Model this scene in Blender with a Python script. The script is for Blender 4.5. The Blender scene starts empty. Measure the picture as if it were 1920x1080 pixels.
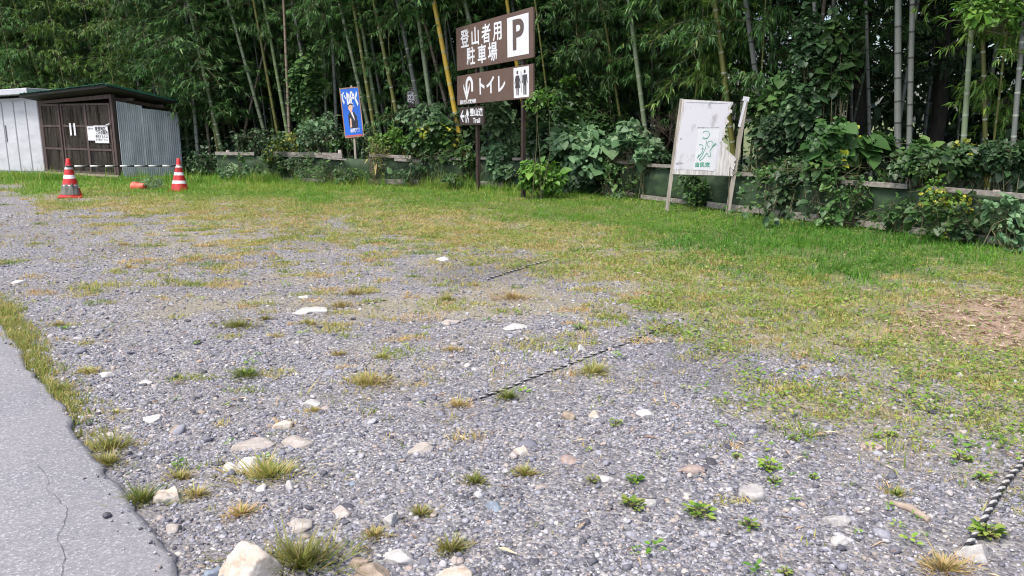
import bpy, math, random
import numpy as np
from mathutils import Vector, Matrix, Quaternion

# ------------------------------------------------------------------ camera, world, sun, exposure
S = bpy.context.scene
COL = S.collection
FPX, CAMH, PITCH = 1500.0, 1.5, math.radians(11.86)      # focal length in photo pixels, eye height, pitch down
cam_data = bpy.data.cameras.new("camera")
cam_data.sensor_width = 36.0
cam_data.lens = 36.0 * FPX / 1920.0
cam_data.clip_start, cam_data.clip_end = 0.05, 2000.0
cam = bpy.data.objects.new("camera", cam_data)
COL.objects.link(cam)
cam.location = (0, 0, CAMH)
cam.rotation_euler = (math.radians(90) - PITCH, 0, 0)
S.camera = cam

SUN_EL, SUN_AZ = math.radians(62), math.radians(222)      # azimuth from +Y clockwise: behind and to the left of the camera
world = bpy.data.worlds.new("World"); S.world = world
world.use_nodes = True
wn = world.node_tree
for n in list(wn.nodes): wn.nodes.remove(n)
wo = wn.nodes.new('ShaderNodeOutputWorld'); wb = wn.nodes.new('ShaderNodeBackground'); ws = wn.nodes.new('ShaderNodeTexSky')
ws.sky_type = 'NISHITA'; ws.sun_disc = False
ws.sun_elevation = SUN_EL; ws.sun_rotation = SUN_AZ
ws.dust_density = 4.0; ws.air_density = 1.0; ws.ozone_density = 1.0
wb.inputs['Strength'].default_value = 0.13
wn.links.new(ws.outputs[0], wb.inputs['Color']); wn.links.new(wb.outputs[0], wo.inputs['Surface'])
sun_d = bpy.data.lights.new("sun", 'SUN'); sun_d.energy = 1.5; sun_d.angle = math.radians(12); sun_d.color = (1.0, 0.955, 0.88)
sun = bpy.data.objects.new("sun", sun_d); COL.objects.link(sun)
sdir = Vector((math.sin(SUN_AZ) * math.cos(SUN_EL), math.cos(SUN_AZ) * math.cos(SUN_EL), math.sin(SUN_EL)))
sun.rotation_euler = sdir.to_track_quat('Z', 'Y').to_euler()
sun.location = sdir * 60
S.view_settings.view_transform = 'Standard'
try: S.view_settings.look = 'None'
except Exception: pass
S.view_settings.gamma = 1.0
S.view_settings.exposure = 1.32
S.render.engine = 'CYCLES'
S.cycles.use_denoising = True
S.cycles.filter_width = 1.1
S.cycles.max_bounces = 6
S.cycles.diffuse_bounces = 3
S.cycles.transparent_max_bounces = 6

# ------------------------------------------------------------------ helpers
rng = np.random.default_rng(7)
random.seed(7)
CT, ST = math.cos(PITCH), math.sin(PITCH)

def at(px, py, Y):
    """the world point on photo ray (px, py) in the vertical plane at distance Y"""
    cx, cy = (px - 960) / FPX, -(py - 540) / FPX
    d = (cx, CT + ST * cy, -ST + CT * cy)
    t = Y / d[1]
    return Vector((d[0] * t, Y, CAMH + d[2] * t))

def G(px, py, z=0.0):
    """the world point where photo ray (px, py) meets the ground"""
    cx, cy = (px - 960) / FPX, -(py - 540) / FPX
    d = (cx, CT + ST * cy, -ST + CT * cy)
    t = (z - CAMH) / d[2]
    return Vector((d[0] * t, d[1] * t, z))

def proj(x, y, z=0.0):
    zz = z - CAMH
    zc = y * CT - zz * ST
    yc = y * ST + zz * CT
    zc = np.where(zc < 0.1, 0.1, zc)
    return 960 + FPX * x / zc, 540 - FPX * yc / zc

def vnoise(x, y, seed=0):
    """smooth value noise in 0..1"""
    x = np.asarray(x, float); y = np.asarray(y, float)
    xi, yi = np.floor(x).astype(np.int64), np.floor(y).astype(np.int64)
    xf, yf = x - xi, y - yi
    def h(a, b):
        n = (a * 374761393 + b * 668265263 + seed * 974711) & 0x7fffffff
        n = ((n ^ (n >> 13)) * 1274126177) & 0x7fffffff
        return ((n ^ (n >> 16)) & 0xffff) / 65535.0
    u, v = xf * xf * (3 - 2 * xf), yf * yf * (3 - 2 * yf)
    return (h(xi, yi) * (1 - u) + h(xi + 1, yi) * u) * (1 - v) + (h(xi, yi + 1) * (1 - u) + h(xi + 1, yi + 1) * u) * v

def fbm(x, y, seed=0):
    return (vnoise(x, y, seed) * .5 + vnoise(x * 2.1, y * 2.1, seed + 1) * .3 + vnoise(x * 4.3, y * 4.3, seed + 2) * .2)

def sstep(a, b, x):
    t = np.clip((x - a) / (b - a), 0, 1)
    return t * t * (3 - 2 * t)

def tag(o, label=None, cat=None, group=None, kind=None):
    if label: o['label'] = label
    if cat: o['category'] = cat
    if group: o['group'] = group
    if kind: o['kind'] = kind
    return o

def empty(name, loc, rz=0.0):
    o = bpy.data.objects.new(name, None)
    o.empty_display_size = 0.2
    o.location = loc; o.rotation_euler = (0, 0, rz)
    COL.objects.link(o)
    return o

def link(name, me, parent=None, mats=()):
    o = bpy.data.objects.new(name, me)
    for m in mats: me.materials.append(m)
    COL.objects.link(o)
    if parent is not None: o.parent = parent
    return o

def mesh_np(name, V, F, mats, parent=None, rnd=None, smooth=False, midx=None, link_it=True):
    """one mesh object from arrays: V (n,3), F (m,k)"""
    me = bpy.data.meshes.new(name)
    V = np.ascontiguousarray(V, np.float32); F = np.ascontiguousarray(F, np.int32)
    m, k = F.shape
    me.vertices.add(len(V)); me.vertices.foreach_set('co', V.ravel())
    me.loops.add(m * k); me.loops.foreach_set('vertex_index', F.ravel())
    me.polygons.add(m); me.polygons.foreach_set('loop_start', np.arange(0, m * k, k, dtype=np.int32))
    if midx is not None: me.polygons.foreach_set('material_index', np.ascontiguousarray(midx, np.int32))
    if smooth: me.polygons.foreach_set('use_smooth', np.ones(m, bool))
    if rnd is not None:
        a = me.attributes.new('rnd', 'FLOAT', 'POINT'); a.data.foreach_set('value', np.ascontiguousarray(rnd, np.float32))
    me.update(calc_edges=True); me.validate()
    for mt in mats: me.materials.append(mt)
    if not link_it: return me
    o = bpy.data.objects.new(name, me); COL.objects.link(o)
    if parent is not None: o.parent = parent
    return o

class MB:
    """collects boxes, tubes and polygons for one mesh"""
    def __init__(s): s.v, s.f, s.m, s.sm = [], [], [], []
    def add(s, vs, fs, m=0, smooth=False):
        b = len(s.v); s.v += [tuple(v) for v in vs]
        for f in fs: s.f.append([i + b for i in f]); s.m.append(m); s.sm.append(smooth)
    def hexa(s, c, m=0):
        """eight corners: bottom four counter-clockwise, then the top four"""
        s.add(c, [(3, 2, 1, 0), (4, 5, 6, 7), (0, 1, 5, 4), (1, 2, 6, 5), (2, 3, 7, 6), (3, 0, 4, 7)], m)
    def box(s, x0, y0, z0, x1, y1, z1, m=0):
        s.hexa([(x0, y0, z0), (x1, y0, z0), (x1, y1, z0), (x0, y1, z0), (x0, y0, z1), (x1, y0, z1), (x1, y1, z1), (x0, y1, z1)], m)
    def beam(s, a, b, w, h, m=0, jit=0.0):
        """a plank from a to b, w across (horizontal), h tall"""
        a, b = Vector(a), Vector(b); d = (b - a).normalized()
        side = d.cross(Vector((0, 0, 1)))
        side = side.normalized() if side.length > 1e-4 else Vector((1, 0, 0))
        up = side.cross(d)
        j = lambda: random.uniform(-jit, jit)
        c = []
        for zz in (-h / 2, h / 2):
            for p, sg in ((a, 1), (a, -1), (b, -1), (b, 1)):
                c.append(p - side * (w / 2 * sg) + up * (zz + j()))
        s.hexa(c, m)
    def tube(s, pts, rad, n=8, m=0, caps=True, smooth=True):
        pts = [Vector(p) for p in pts]
        rad = rad if isinstance(rad, (list, tuple)) else [rad] * len(pts)
        b = len(s.v)
        for i, p in enumerate(pts):
            d = (pts[min(i + 1, len(pts) - 1)] - pts[max(i - 1, 0)]).normalized()
            ref = Vector((0, 0, 1)) if abs(d.z) < .9 else Vector((1, 0, 0))
            x = d.cross(ref).normalized(); y = d.cross(x)
            for k in range(n):
                a = 2 * math.pi * k / n
                s.v.append(tuple(p + x * (rad[i] * math.cos(a)) + y * (rad[i] * math.sin(a))))
        for i in range(len(pts) - 1):
            for k in range(n):
                s.f.append([b + i * n + k, b + i * n + (k + 1) % n, b + (i + 1) * n + (k + 1) % n, b + (i + 1) * n + k]); s.m.append(m); s.sm.append(smooth)
        if caps:
            s.f.append([b + k for k in range(n)][::-1]); s.m.append(m); s.sm.append(False)
            e = b + (len(pts) - 1) * n
            s.f.append([e + k for k in range(n)]); s.m.append(m); s.sm.append(False)
    def lathe(s, prof, n=20, mats=None):
        b = len(s.v)
        for r, z in prof:
            for k in range(n):
                a = 2 * math.pi * k / n; s.v.append((r * math.cos(a), r * math.sin(a), z))
        for i in range(len(prof) - 1):
            for k in range(n):
                s.f.append([b + i * n + k, b + i * n + (k + 1) % n, b + (i + 1) * n + (k + 1) % n, b + (i + 1) * n + k])
                s.m.append(mats[i] if mats else 0); s.sm.append(True)
        e = b + (len(prof) - 1) * n
        s.f.append([e + k for k in range(n)]); s.m.append(mats[-1] if mats else 0); s.sm.append(False)
    def plate(s, poly, y0, y1, m=0):
        """a polygon in the x-z plane (counter-clockwise seen from -y) given thickness from y0 (front) to y1"""
        n = len(poly); b = len(s.v)
        for x, z in poly: s.v.append((x, y0, z))
        for x, z in poly: s.v.append((x, y1, z))
        s.f.append([b + i for i in range(n)]); s.m.append(m); s.sm.append(False)
        s.f.append([b + n + i for i in range(n)][::-1]); s.m.append(m); s.sm.append(False)
        for i in range(n):
            j = (i + 1) % n
            s.f.append([b + j, b + i, b + n + i, b + n + j]); s.m.append(m); s.sm.append(False)
    def build(s, name, mats, parent=None, bevel=0.0):
        me = bpy.data.meshes.new(name)
        me.from_pydata(s.v, [], s.f)
        me.polygons.foreach_set('material_index', s.m); me.polygons.foreach_set('use_smooth', s.sm)
        me.update()
        mats = mats if isinstance(mats, (list, tuple)) else [mats]
        o = link(name, me, parent, mats)
        if bevel:
            b = o.modifiers.new('bevel', 'BEVEL'); b.width = bevel; b.segments = 2; b.limit_method = 'ANGLE'
        return o

# ------------------------------------------------------------------ materials
def lin(r, g, b):
    f = lambda c: (c / 255 / 12.92) if c / 255 <= .04045 else ((c / 255 + .055) / 1.055) ** 2.4
    return (f(r), f(g), f(b))

def nt(name):
    m = bpy.data.materials.new(name); m.use_nodes = True
    t = m.node_tree
    return m, t, t.nodes['Principled BSDF'], t.nodes['Material Output']

def node(t, typ, **kw):
    n = t.nodes.new(typ)
    for k, v in kw.items():
        if hasattr(n, k): setattr(n, k, v)
        else: n.inputs[k].default_value = v
    return n

def ramp(t, stops, fac):
    r = t.nodes.new('ShaderNodeValToRGB')
    e = r.color_ramp.elements
    while len(e) < len(stops): e.new(.5)
    for el, (p, c) in zip(e, stops): el.position = p; el.color = (*c, 1)
    t.links.new(fac, r.inputs[0])
    return r.outputs[0]

def mixc(t, fac, a, b, blend='MIX'):
    m = t.nodes.new('ShaderNodeMix'); m.data_type = 'RGBA'; m.blend_type = blend
    for s, v in ((m.inputs[0], fac), (m.inputs[6], a), (m.inputs[7], b)):
        if hasattr(v, 'is_output'): t.links.new(v, s)
        else: s.default_value = (*v, 1) if isinstance(v, tuple) and len(v) == 3 else v
    return m.outputs[2]

def noise(t, scale, detail=4, rough=.55, vec=None, dist=0.0):
    n = node(t, 'ShaderNodeTexNoise'); n.inputs['Scale'].default_value = scale; n.inputs['Detail'].default_value = detail
    n.inputs['Roughness'].default_value = rough; n.inputs['Distortion'].default_value = dist
    if vec is not None: t.links.new(vec, n.inputs['Vector'])
    return n.outputs['Fac']

def coords(t, sx=1, sy=1, sz=1, what='Object'):
    c = node(t, 'ShaderNodeTexCoord'); mp = node(t, 'ShaderNodeMapping')
    mp.inputs['Scale'].default_value = (sx, sy, sz)
    t.links.new(c.outputs[what], mp.inputs['Vector'])
    return mp.outputs[0]

def bump(t, b, h, strength, dist):
    n = node(t, 'ShaderNodeBump'); n.inputs['Strength'].default_value = strength; n.inputs['Distance'].default_value = dist
    t.links.new(h, n.inputs['Height']); t.links.new(n.outputs[0], b.inputs['Normal'])

def surf(name, c0, c1, rough=.7, scale=(6, 6, 6), detail=5, bmp=.25, bd=.01, lo=.35, hi=.65, metal=0.0):
    """two tones of one colour broken up by noise"""
    m, t, b, o = nt(name)
    v = coords(t, *scale)
    f = noise(t, 1.0, detail, .6, v)
    t.links.new(ramp(t, [(lo, c0), (hi, c1)], f), b.inputs['Base Color'])
    b.inputs['Roughness'].default_value = rough; b.inputs['Metallic'].default_value = metal
    if bmp: bump(t, b, f, bmp, bd)
    return m

def leafmat(name, stops, rough=.45, trans=.3):
    """leaf colour picked per leaf from the 'rnd' attribute, part of the light passing through"""
    m, t, b, o = nt(name)
    a = node(t, 'ShaderNodeAttribute'); a.attribute_name = 'rnd'
    col = ramp(t, stops, a.outputs['Fac'])
    oi = node(t, 'ShaderNodeObjectInfo')
    hs = node(t, 'ShaderNodeHueSaturation')
    mr = node(t, 'ShaderNodeMapRange'); mr.inputs['To Min'].default_value = .75; mr.inputs['To Max'].default_value = 1.25
    t.links.new(oi.outputs['Random'], mr.inputs['Value']); t.links.new(mr.outputs[0], hs.inputs['Value'])
    t.links.new(col, hs.inputs['Color'])
    t.links.new(hs.outputs[0], b.inputs['Base Color'])
    b.inputs['Roughness'].default_value = rough
    tr = node(t, 'ShaderNodeBsdfTranslucent'); t.links.new(hs.outputs[0], tr.inputs['Color'])
    mx = node(t, 'ShaderNodeMixShader'); mx.inputs[0].default_value = trans
    t.links.new(b.outputs[0], mx.inputs[1]); t.links.new(tr.outputs[0], mx.inputs[2]); t.links.new(mx.outputs[0], o.inputs['Surface'])
    return m

def wood(name, c0, c1, axis=0, rough=.8):
    sc = [22, 22, 22]; sc[axis] = 1.2
    return surf(name, c0, c1, rough, tuple(sc), 6, .5, .006, .32, .7)

M = {}
M['grey_wood'] = wood('weathered_grey_wood', (.11, .10, .09), (.30, .275, .245), 0)
M['post_wood'] = wood('weathered_post_wood', (.17, .15, .125), (.42, .385, .33), 2)
M['dark_wood'] = wood('dark_brown_wood', (.035, .023, .022), (.10, .068, .062), 2)
M['sign_brown'] = surf('brown_sign_sheet', (.098, .063, .050), (.115, .074, .060), .45, (3, 3, 3), 4, .03)
M['sign_dark'] = surf('dark_brown_sheet', (.035, .025, .024), (.05, .036, .034), .5, (4, 4, 4), 4, .03)
M['post_brown'] = surf('brown_post_paint', (.028, .018, .016), (.055, .036, .032), .5, (9, 9, 4), 5, .1)
M['white'] = surf('white_sign_paint', (.56, .57, .61), (.64, .65, .68), .5, (4, 4, 4), 4, .02)
M['ink'] = surf('dark_ink', (.03, .028, .03), (.05, .045, .05), .6, (20, 20, 20), 3, 0)
M['glyph_brown'] = surf('brown_glyph_sheet', (.085, .06, .055), (.10, .07, .065), .5, (4, 4, 4), 4, 0)
M['paper'] = surf('weathered_white_paper', (.26, .25, .26), (.56, .55, .60), .85, (4, 4, 3), 8, .12, .01, .28, .46)
M['ply'] = surf('bleached_plywood', (.30, .28, .27), (.62, .60, .60), .85, (40, 40, 4), 6, .4, .006, .3, .65)
M['green_ink'] = surf('green_ink', (.03, .25, .15), (.10, .34, .23), .7, (30, 30, 30), 4, 0)
M['grey_ink'] = surf('grey_ink', (.22, .23, .26), (.38, .38, .42), .7, (60, 60, 60), 4, 0)
M['fence_green'] = surf('dark_green_fence_sheet', (.006, .020, .007), (.040, .080, .032), .8, (3.5, 3.5, 5), 9, .5, .03, .36, .74)
M['poster_blue'] = surf('blue_poster_print', (.008, .085, .42), (.015, .13, .58), .35, (2, 2, 1.5), 3, .03)
M['poster_frame'] = wood('poster_frame_wood', (.22, .10, .06), (.42, .30, .22), 2)
M['skin'] = surf('printed_skin', (.55, .32, .23), (.68, .45, .35), .5, (10, 10, 10), 3, 0)
M['suit'] = surf('printed_dark_suit', (.012, .012, .02), (.03, .028, .04), .5, (10, 10, 10), 3, 0)
M['steel_white'] = surf('white_coated_steel', (.40, .41, .45), (.52, .53, .57), .4, (1.5, 1.5, 4), 6, .03)
M['steel_seam'] = surf('grey_seam_steel', (.16, .16, .18), (.24, .24, .27), .5, (4, 4, 4), 4, .05)
M['roof_green'] = surf('green_painted_roof_sheet', (.01, .08, .055), (.04, .17, .12), .5, (3, 3, 3), 6, .1)
M['red'] = surf('faded_red_plastic', (.40, .010, .012), (.52, .03, .028), .45, (7, 7, 7), 5, .05)
M['cone_white'] = surf('reflective_white_band', (.62, .62, .63), (.8, .8, .8), .4, (9, 9, 9), 5, .03)
M['cone_grey'] = surf('grey_dirty_cover', (.09, .092, .08), (.17, .172, .155), .8, (8, 8, 8), 5, .2)
M['orange'] = surf('sun_bleached_orange_plastic', (.50, .06, .035), (.60, .13, .08), .5, (9, 9, 9), 5, .05)
M['black'] = surf('black_plastic', (.012, .012, .014), (.03, .03, .035), .45, (9, 9, 9), 3, .03)
M['rope_white'] = surf('dusty_white_strand', (.26, .255, .25), (.42, .41, .40), .9, (60, 60, 60), 4, .2)
M['rope_black'] = surf('black_strand', (.012, .012, .015), (.035, .035, .04), .85, (60, 60, 60), 4, .2)
M['twig'] = surf('green_brown_twig', (.06, .06, .025), (.13, .12, .06), .7, (8, 8, 8), 3, 0)
M['bare_twig'] = surf('bare_brown_twig', (.08, .06, .045), (.17, .13, .10), .8, (8, 8, 8), 3, 0)
M['container'] = surf('blue_plastic_bin', (.03, .05, .11), (.05, .08, .17), .5, (5, 5, 5), 3, .05)
M['pale_panel'] = surf('pale_leaning_board', (.22, .21, .19), (.32, .31, .28), .8, (4, 4, 12), 5, .1)
M['stick'] = wood('dry_stick', (.20, .155, .12), (.38, .31, .25), 0)

def corrugated_mat():
    m, t, b, o = nt('galvanised_corrugated_steel')
    v = coords(t, 3, 3, .6)
    f = noise(t, 1.5, 6, .65, v)
    t.links.new(ramp(t, [(.3, (.30, .315, .34)), (.55, (.48, .50, .53)), (.75, (.60, .62, .64))], f), b.inputs['Base Color'])
    b.inputs['Roughness'].default_value = .5; b.inputs['Metallic'].default_value = .1
    return m
M['corrugated'] = corrugated_mat()

def glass_mat():
    m, t, b, o = nt('dusty_window_glass')
    b.inputs['Base Color'].default_value = (.075, .066, .06, 1); b.inputs['Roughness'].default_value = .25
    tr = node(t, 'ShaderNodeBsdfTransparent'); tr.inputs[0].default_value = (.75, .72, .68, 1)
    mx = node(t, 'ShaderNodeMixShader')
    f = noise(t, 1.0, 5, .6, coords(t, 9, 9, 1.0))
    mr = node(t, 'ShaderNodeMapRange'); mr.inputs['To Min'].default_value = .45; mr.inputs['To Max'].default_value = .95
    mr.inputs['From Min'].default_value = .3; mr.inputs['From Max'].default_value = .7
    t.links.new(f, mr.inputs['Value']); t.links.new(mr.outputs[0], mx.inputs[0])
    t.links.new(b.outputs[0], mx.inputs[1]); t.links.new(tr.outputs[0], mx.inputs[2]); t.links.new(mx.outputs[0], o.inputs['Surface'])
    return m
M['glass'] = glass_mat()
M['bark_dark'] = wood('blackened_roof_wood', (.014, .012, .012), (.035, .03, .03), 0)

def culm_mat(name, c0, c1, rough=.4):
    m, t, b, o = nt(name)
    v = coords(t, 30, 30, .9)
    f = noise(t, .6, 5, .6, v)
    oi = node(t, 'ShaderNodeObjectInfo')
    col = ramp(t, [(.3, c0), (.7, c1)], f)
    hs = node(t, 'ShaderNodeHueSaturation'); mr = node(t, 'ShaderNodeMapRange')
    mr.inputs['To Min'].default_value = .7; mr.inputs['To Max'].default_value = 1.25
    t.links.new(oi.outputs['Random'], mr.inputs['Value']); t.links.new(mr.outputs[0], hs.inputs['Value']); t.links.new(col, hs.inputs['Color'])
    t.links.new(hs.outputs[0], b.inputs['Base Color']); b.inputs['Roughness'].default_value = rough
    return m
CULM = {
    'green': culm_mat('green_culm', (.075, .12, .045), (.15, .20, .085)),
    'pale': culm_mat('pale_green_culm', (.14, .19, .10), (.23, .28, .17)),
    'olive': culm_mat('olive_culm', (.11, .12, .028), (.19, .185, .045)),
    'yellow': culm_mat('yellow_culm', (.46, .30, .025), (.60, .42, .06)),
    'grey': culm_mat('grey_culm', (.085, .092, .085), (.165, .175, .16), .6),
    'tan': culm_mat('tan_dead_culm', (.13, .10, .07), (.23, .18, .13), .6),
    'dark': culm_mat('dusky_culm', (.035, .045, .032), (.08, .095, .065), .6),
}
NODE = {'white': surf('waxy_white_node_ring', (.22, .25, .20), (.36, .39, .32), .6, (20, 20, 20), 3, 0),
        'dark': surf('dark_node_ring', (.018, .018, .016), (.05, .048, .042), .7, (20, 20, 20), 3, 0)}
L = {
    'bamboo': leafmat('bamboo_leaf', [(0, (.03, .085, .024)), (.4, (.065, .17, .044)), (.8, (.125, .26, .062)), (1, (.23, .32, .085))], .5, .35),
    'bamboo_blue': leafmat('dark_bamboo_leaf', [(0, (.028, .075, .028)), (.6, (.065, .15, .045)), (1, (.12, .22, .06))], .45, .3),  # slightly darker, less yellow greens than the main bamboo leaf
    'bamboo_lime': leafmat('young_bamboo_leaf', [(0, (.06, .14, .02)), (.5, (.11, .22, .035)), (1, (.22, .30, .06))], .45, .4),
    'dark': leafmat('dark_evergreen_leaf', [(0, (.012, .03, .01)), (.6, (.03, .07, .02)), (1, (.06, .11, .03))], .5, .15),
    'mid': leafmat('mid_green_leaf', [(0, (.025, .07, .018)), (.6, (.055, .13, .03)), (1, (.11, .20, .045))], .5, .3),
    'pale': leafmat('pale_blue_green_leaf', [(0, (.07, .15, .07)), (.6, (.13, .24, .11)), (1, (.22, .32, .16))], .55, .3),
    'bright': leafmat('bright_green_leaf', [(0, (.06, .16, .02)), (.6, (.11, .26, .03)), (1, (.20, .34, .05))], .5, .35),
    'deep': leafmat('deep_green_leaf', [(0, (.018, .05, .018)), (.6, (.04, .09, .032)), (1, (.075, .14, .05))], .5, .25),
    'yellow': leafmat('yellowing_leaf', [(0, (.20, .28, .03)), (.5, (.36, .40, .04)), (1, (.55, .48, .05))], .5, .35),
    'lawn': leafmat('lawn_blade', [(0, (.05, .17, .01)), (.3, (.10, .27, .018)), (.55, (.17, .28, .03)), (.8, (.29, .33, .06)), (1, (.40, .35, .13))], .6, .4),
    'dry': leafmat('yellowed_grass_blade', [(0, (.16, .25, .03)), (.35, (.30, .33, .06)), (.7, (.46, .40, .16)), (1, (.46, .30, .16))], .65, .3),
    'straw': leafmat('straw_and_dead_leaf', [(0, (.20, .12, .07)), (.4, (.38, .27, .17)), (.75, (.50, .40, .27)), (1, (.60, .52, .38))], .8, .15),
    'tuft': leafmat('tuft_blade', [(0, (.07, .15, .025)), (.35, (.16, .22, .035)), (.65, (.32, .30, .075)), (.85, (.40, .31, .13)), (1, (.42, .29, .15))], .6, .35),
    'weed': leafmat('weed_leaf', [(0, (.07, .18, .02)), (.4, (.16, .29, .035)), (.75, (.29, .36, .07)), (1, (.42, .38, .14))], .5, .35),
    'litter': leafmat('fallen_leaf', [(0, (.17, .09, .055)), (.35, (.31, .20, .13)), (.7, (.43, .34, .23)), (1, (.56, .49, .37))], .8, .1),
}

# ------------------------------------------------------------------ leaf templates and instancing by arrays
T_SLIM = (np.array([(0, 0, 0), (.5, .30, .05), (0, 1, -.10), (-.5, .30, .05)]), np.array([(0, 1, 2), (0, 2, 3)]))
T_OVATE = (np.array([(0, 0, 0), (.30, .20, .06), (.36, .48, .08), (.17, .80, .02), (0, 1, -.08), (-.17, .80, .02), (-.36, .48, .08), (-.30, .20, .06), (0, .45, 0)]),
           np.array([(8, 0, 1), (8, 1, 2), (8, 2, 3), (8, 3, 4), (8, 4, 5), (8, 5, 6), (8, 6, 7), (8, 7, 0)]))
T_HEART = (np.array([(0, .04, 0), (.28, -.06, .04), (.50, .22, .09), (.36, .62, .05), (0, 1, -.10), (-.36, .62, .05), (-.50, .22, .09), (-.28, -.06, .04), (0, .40, -.01)]),
           np.array([(8, 0, 1), (8, 1, 2), (8, 2, 3), (8, 3, 4), (8, 4, 5), (8, 5, 6), (8, 6, 7), (8, 7, 0)]))
T_BLADE = (np.array([(-.5, 0, 0), (.5, 0, 0), (.42, .45, .06), (-.42, .45, .06), (.22, .8, 0), (-.22, .8, 0), (0, 1, -.08)]),
           np.array([(0, 1, 2), (0, 2, 3), (3, 2, 4), (3, 4, 5), (5, 4, 6)]))

def unit(a): return a / np.maximum(np.linalg.norm(a, axis=-1, keepdims=True), 1e-9)

def frames(d, n):
    d = unit(d); x = unit(np.cross(d, n)); z = np.cross(x, d)
    return np.stack([x, d, z], axis=2)          # columns: width, length, normal

def scatter(tmpl, P, R, W, Ln, rnd):
    tv, tf = tmpl
    s = np.stack([W, Ln, Ln], axis=1)[:, None, :] * tv[None]
    V = np.einsum('nij,nkj->nki', R, s) + P[:, None, :]
    k = len(tv)
    F = (tf[None] + (np.arange(len(P)) * k)[:, None, None]).reshape(-1, 3)
    return V.reshape(-1, 3), F, np.repeat(rnd, k)

def join(parts):
    V, F, Rn, Mi, b = [], [], [], [], 0
    for v, f, r, mi in parts:
        V.append(v); F.append(f + b); Rn.append(r); Mi.append(np.full(len(f), mi)); b += len(v)
    return np.concatenate(V), np.concatenate(F), np.concatenate(Rn), np.concatenate(Mi)

def sticks(segs, n=4):
    """segs: list of (a, b, ra, rb) -> triangles"""
    A = np.array([s[0] for s in segs], float); B = np.array([s[1] for s in segs], float)
    ra = np.array([s[2] for s in segs]); rb = np.array([s[3] for s in segs])
    d = unit(B - A); ref = np.where(np.abs(d[:, 2:3]) < .9, np.array([[0, 0, 1.]]), np.array([[1., 0, 0]]))
    x = unit(np.cross(d, ref)); y = np.cross(d, x)
    ang = np.arange(n) * 2 * math.pi / n
    c, s_ = np.cos(ang)[None, :, None], np.sin(ang)[None, :, None]
    off = x[:, None] * c + y[:, None] * s_
    V = np.concatenate([A[:, None] + off * ra[:, None, None], B[:, None] + off * rb[:, None, None]], axis=1)
    f = []
    for k in range(n):
        k2 = (k + 1) % n
        f += [(k, k2, n + k2), (k, n + k2, n + k)]
    F = (np.array(f)[None] + (np.arange(len(A)) * 2 * n)[:, None, None]).reshape(-1, 3)
    return V.reshape(-1, 3), F, np.full(len(A) * 2 * n, .3)

# ------------------------------------------------------------------ ground
FA, FB, FC = G(410, 336), G(1112, 362), G(1920, 466)         # fence line: left end, corner, right frame edge
fdir = (FC - FB).normalized(); FD = FC + fdir * 5.0
FAL = FA + (FA - FB).normalized() * 0.0

def fence_Y(px):
    """distance of the fence line in photo column px (left of its end: the line carried on)"""
    best = None
    for a, b in ((FA + (FA - FB) * 2, FB), (FB, FD)):
        lo, hi = 0.0, 1.0
        f = lambda t: proj((a + (b - a) * t).x, (a + (b - a) * t).y)[0] - px
        if f(0) * f(1) <= 0:
            for _ in range(40):
                mid = (lo + hi) / 2
                if f(lo) * f(mid) <= 0: hi = mid
                else: lo = mid
            return (a + (b - a) * lo).y
    return FD.y

YB = np.array([(-400, 352), (0, 353), (58, 353), (82, 394), (200, 404), (400, 408), (600, 428), (850, 452), (1000, 500), (1100, 545), (1230, 590), (1290, 655), (1400, 722),
               (1550, 755), (1700, 800), (1800, 832), (1920, 862), (2300, 960)], float)
YG = np.array([(-400, 345), (0, 345), (80, 380), (200, 380), (400, 375), (600, 384), (800, 397), (1000, 416), (1150, 450), (1250, 480), (1330, 505), (1450, 530), (1700, 540),
               (1830, 510), (1920, 545), (2300, 600)], float)

def zones(x, y):
    """for ground points: grass cover 0..1, lushness 0..1, straw 0..1"""
    px, py = proj(x, y)
    px = np.where(y > .5, px, 960); py = np.where(y > .5, py, 2000)
    n1 = fbm(x * 1.1, y * 1.1, 3) - .5; n2 = fbm(x * 3.7, y * 3.7, 9) - .5
    yb = np.interp(px, YB[:, 0], YB[:, 1]); yg = np.interp(px, YG[:, 0], YG[:, 1])
    wsc = np.maximum(yb - 225, 40)
    s = (yb - py) / wsc + n1 * .55 + n2 * .35
    cover = sstep(-.14, .18, s)
    g = (yg - py) / np.maximum(yg - 225, 40) + n1 * .35 + n2 * .2
    lush = sstep(-.10, .14, g)
    sx = (px - 1900) / 205; sy = (py - 604) / 46
    straw = sstep(1.35, .75, np.sqrt(sx * sx + sy * sy) + n1 * .7 + n2 * .5)
    return cover, lush, straw

def dark_patch(x, y):
    px, py = proj(x, y)
    e = lambda cx, cy, rx, ry: np.sqrt(((px - cx) / rx) ** 2 + ((py - cy) / ry) ** 2)
    n = (fbm(x * 2.3, y * 2.3, 21) - .5) * .9
    return np.maximum(sstep(1.2, .4, e(925, 505, 170, 32) + n), .8 * sstep(1.2, .4, e(1330, 690, 150, 60) + n)) * (y > .5)

def gz(x, y):
    """low relief of the lot"""
    return (fbm(x * .55, y * .55, 40) - .5) * .06 * sstep(1.5, 4, y) + (fbm(x * 3, y * 3, 44) - .5) * .018

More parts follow.
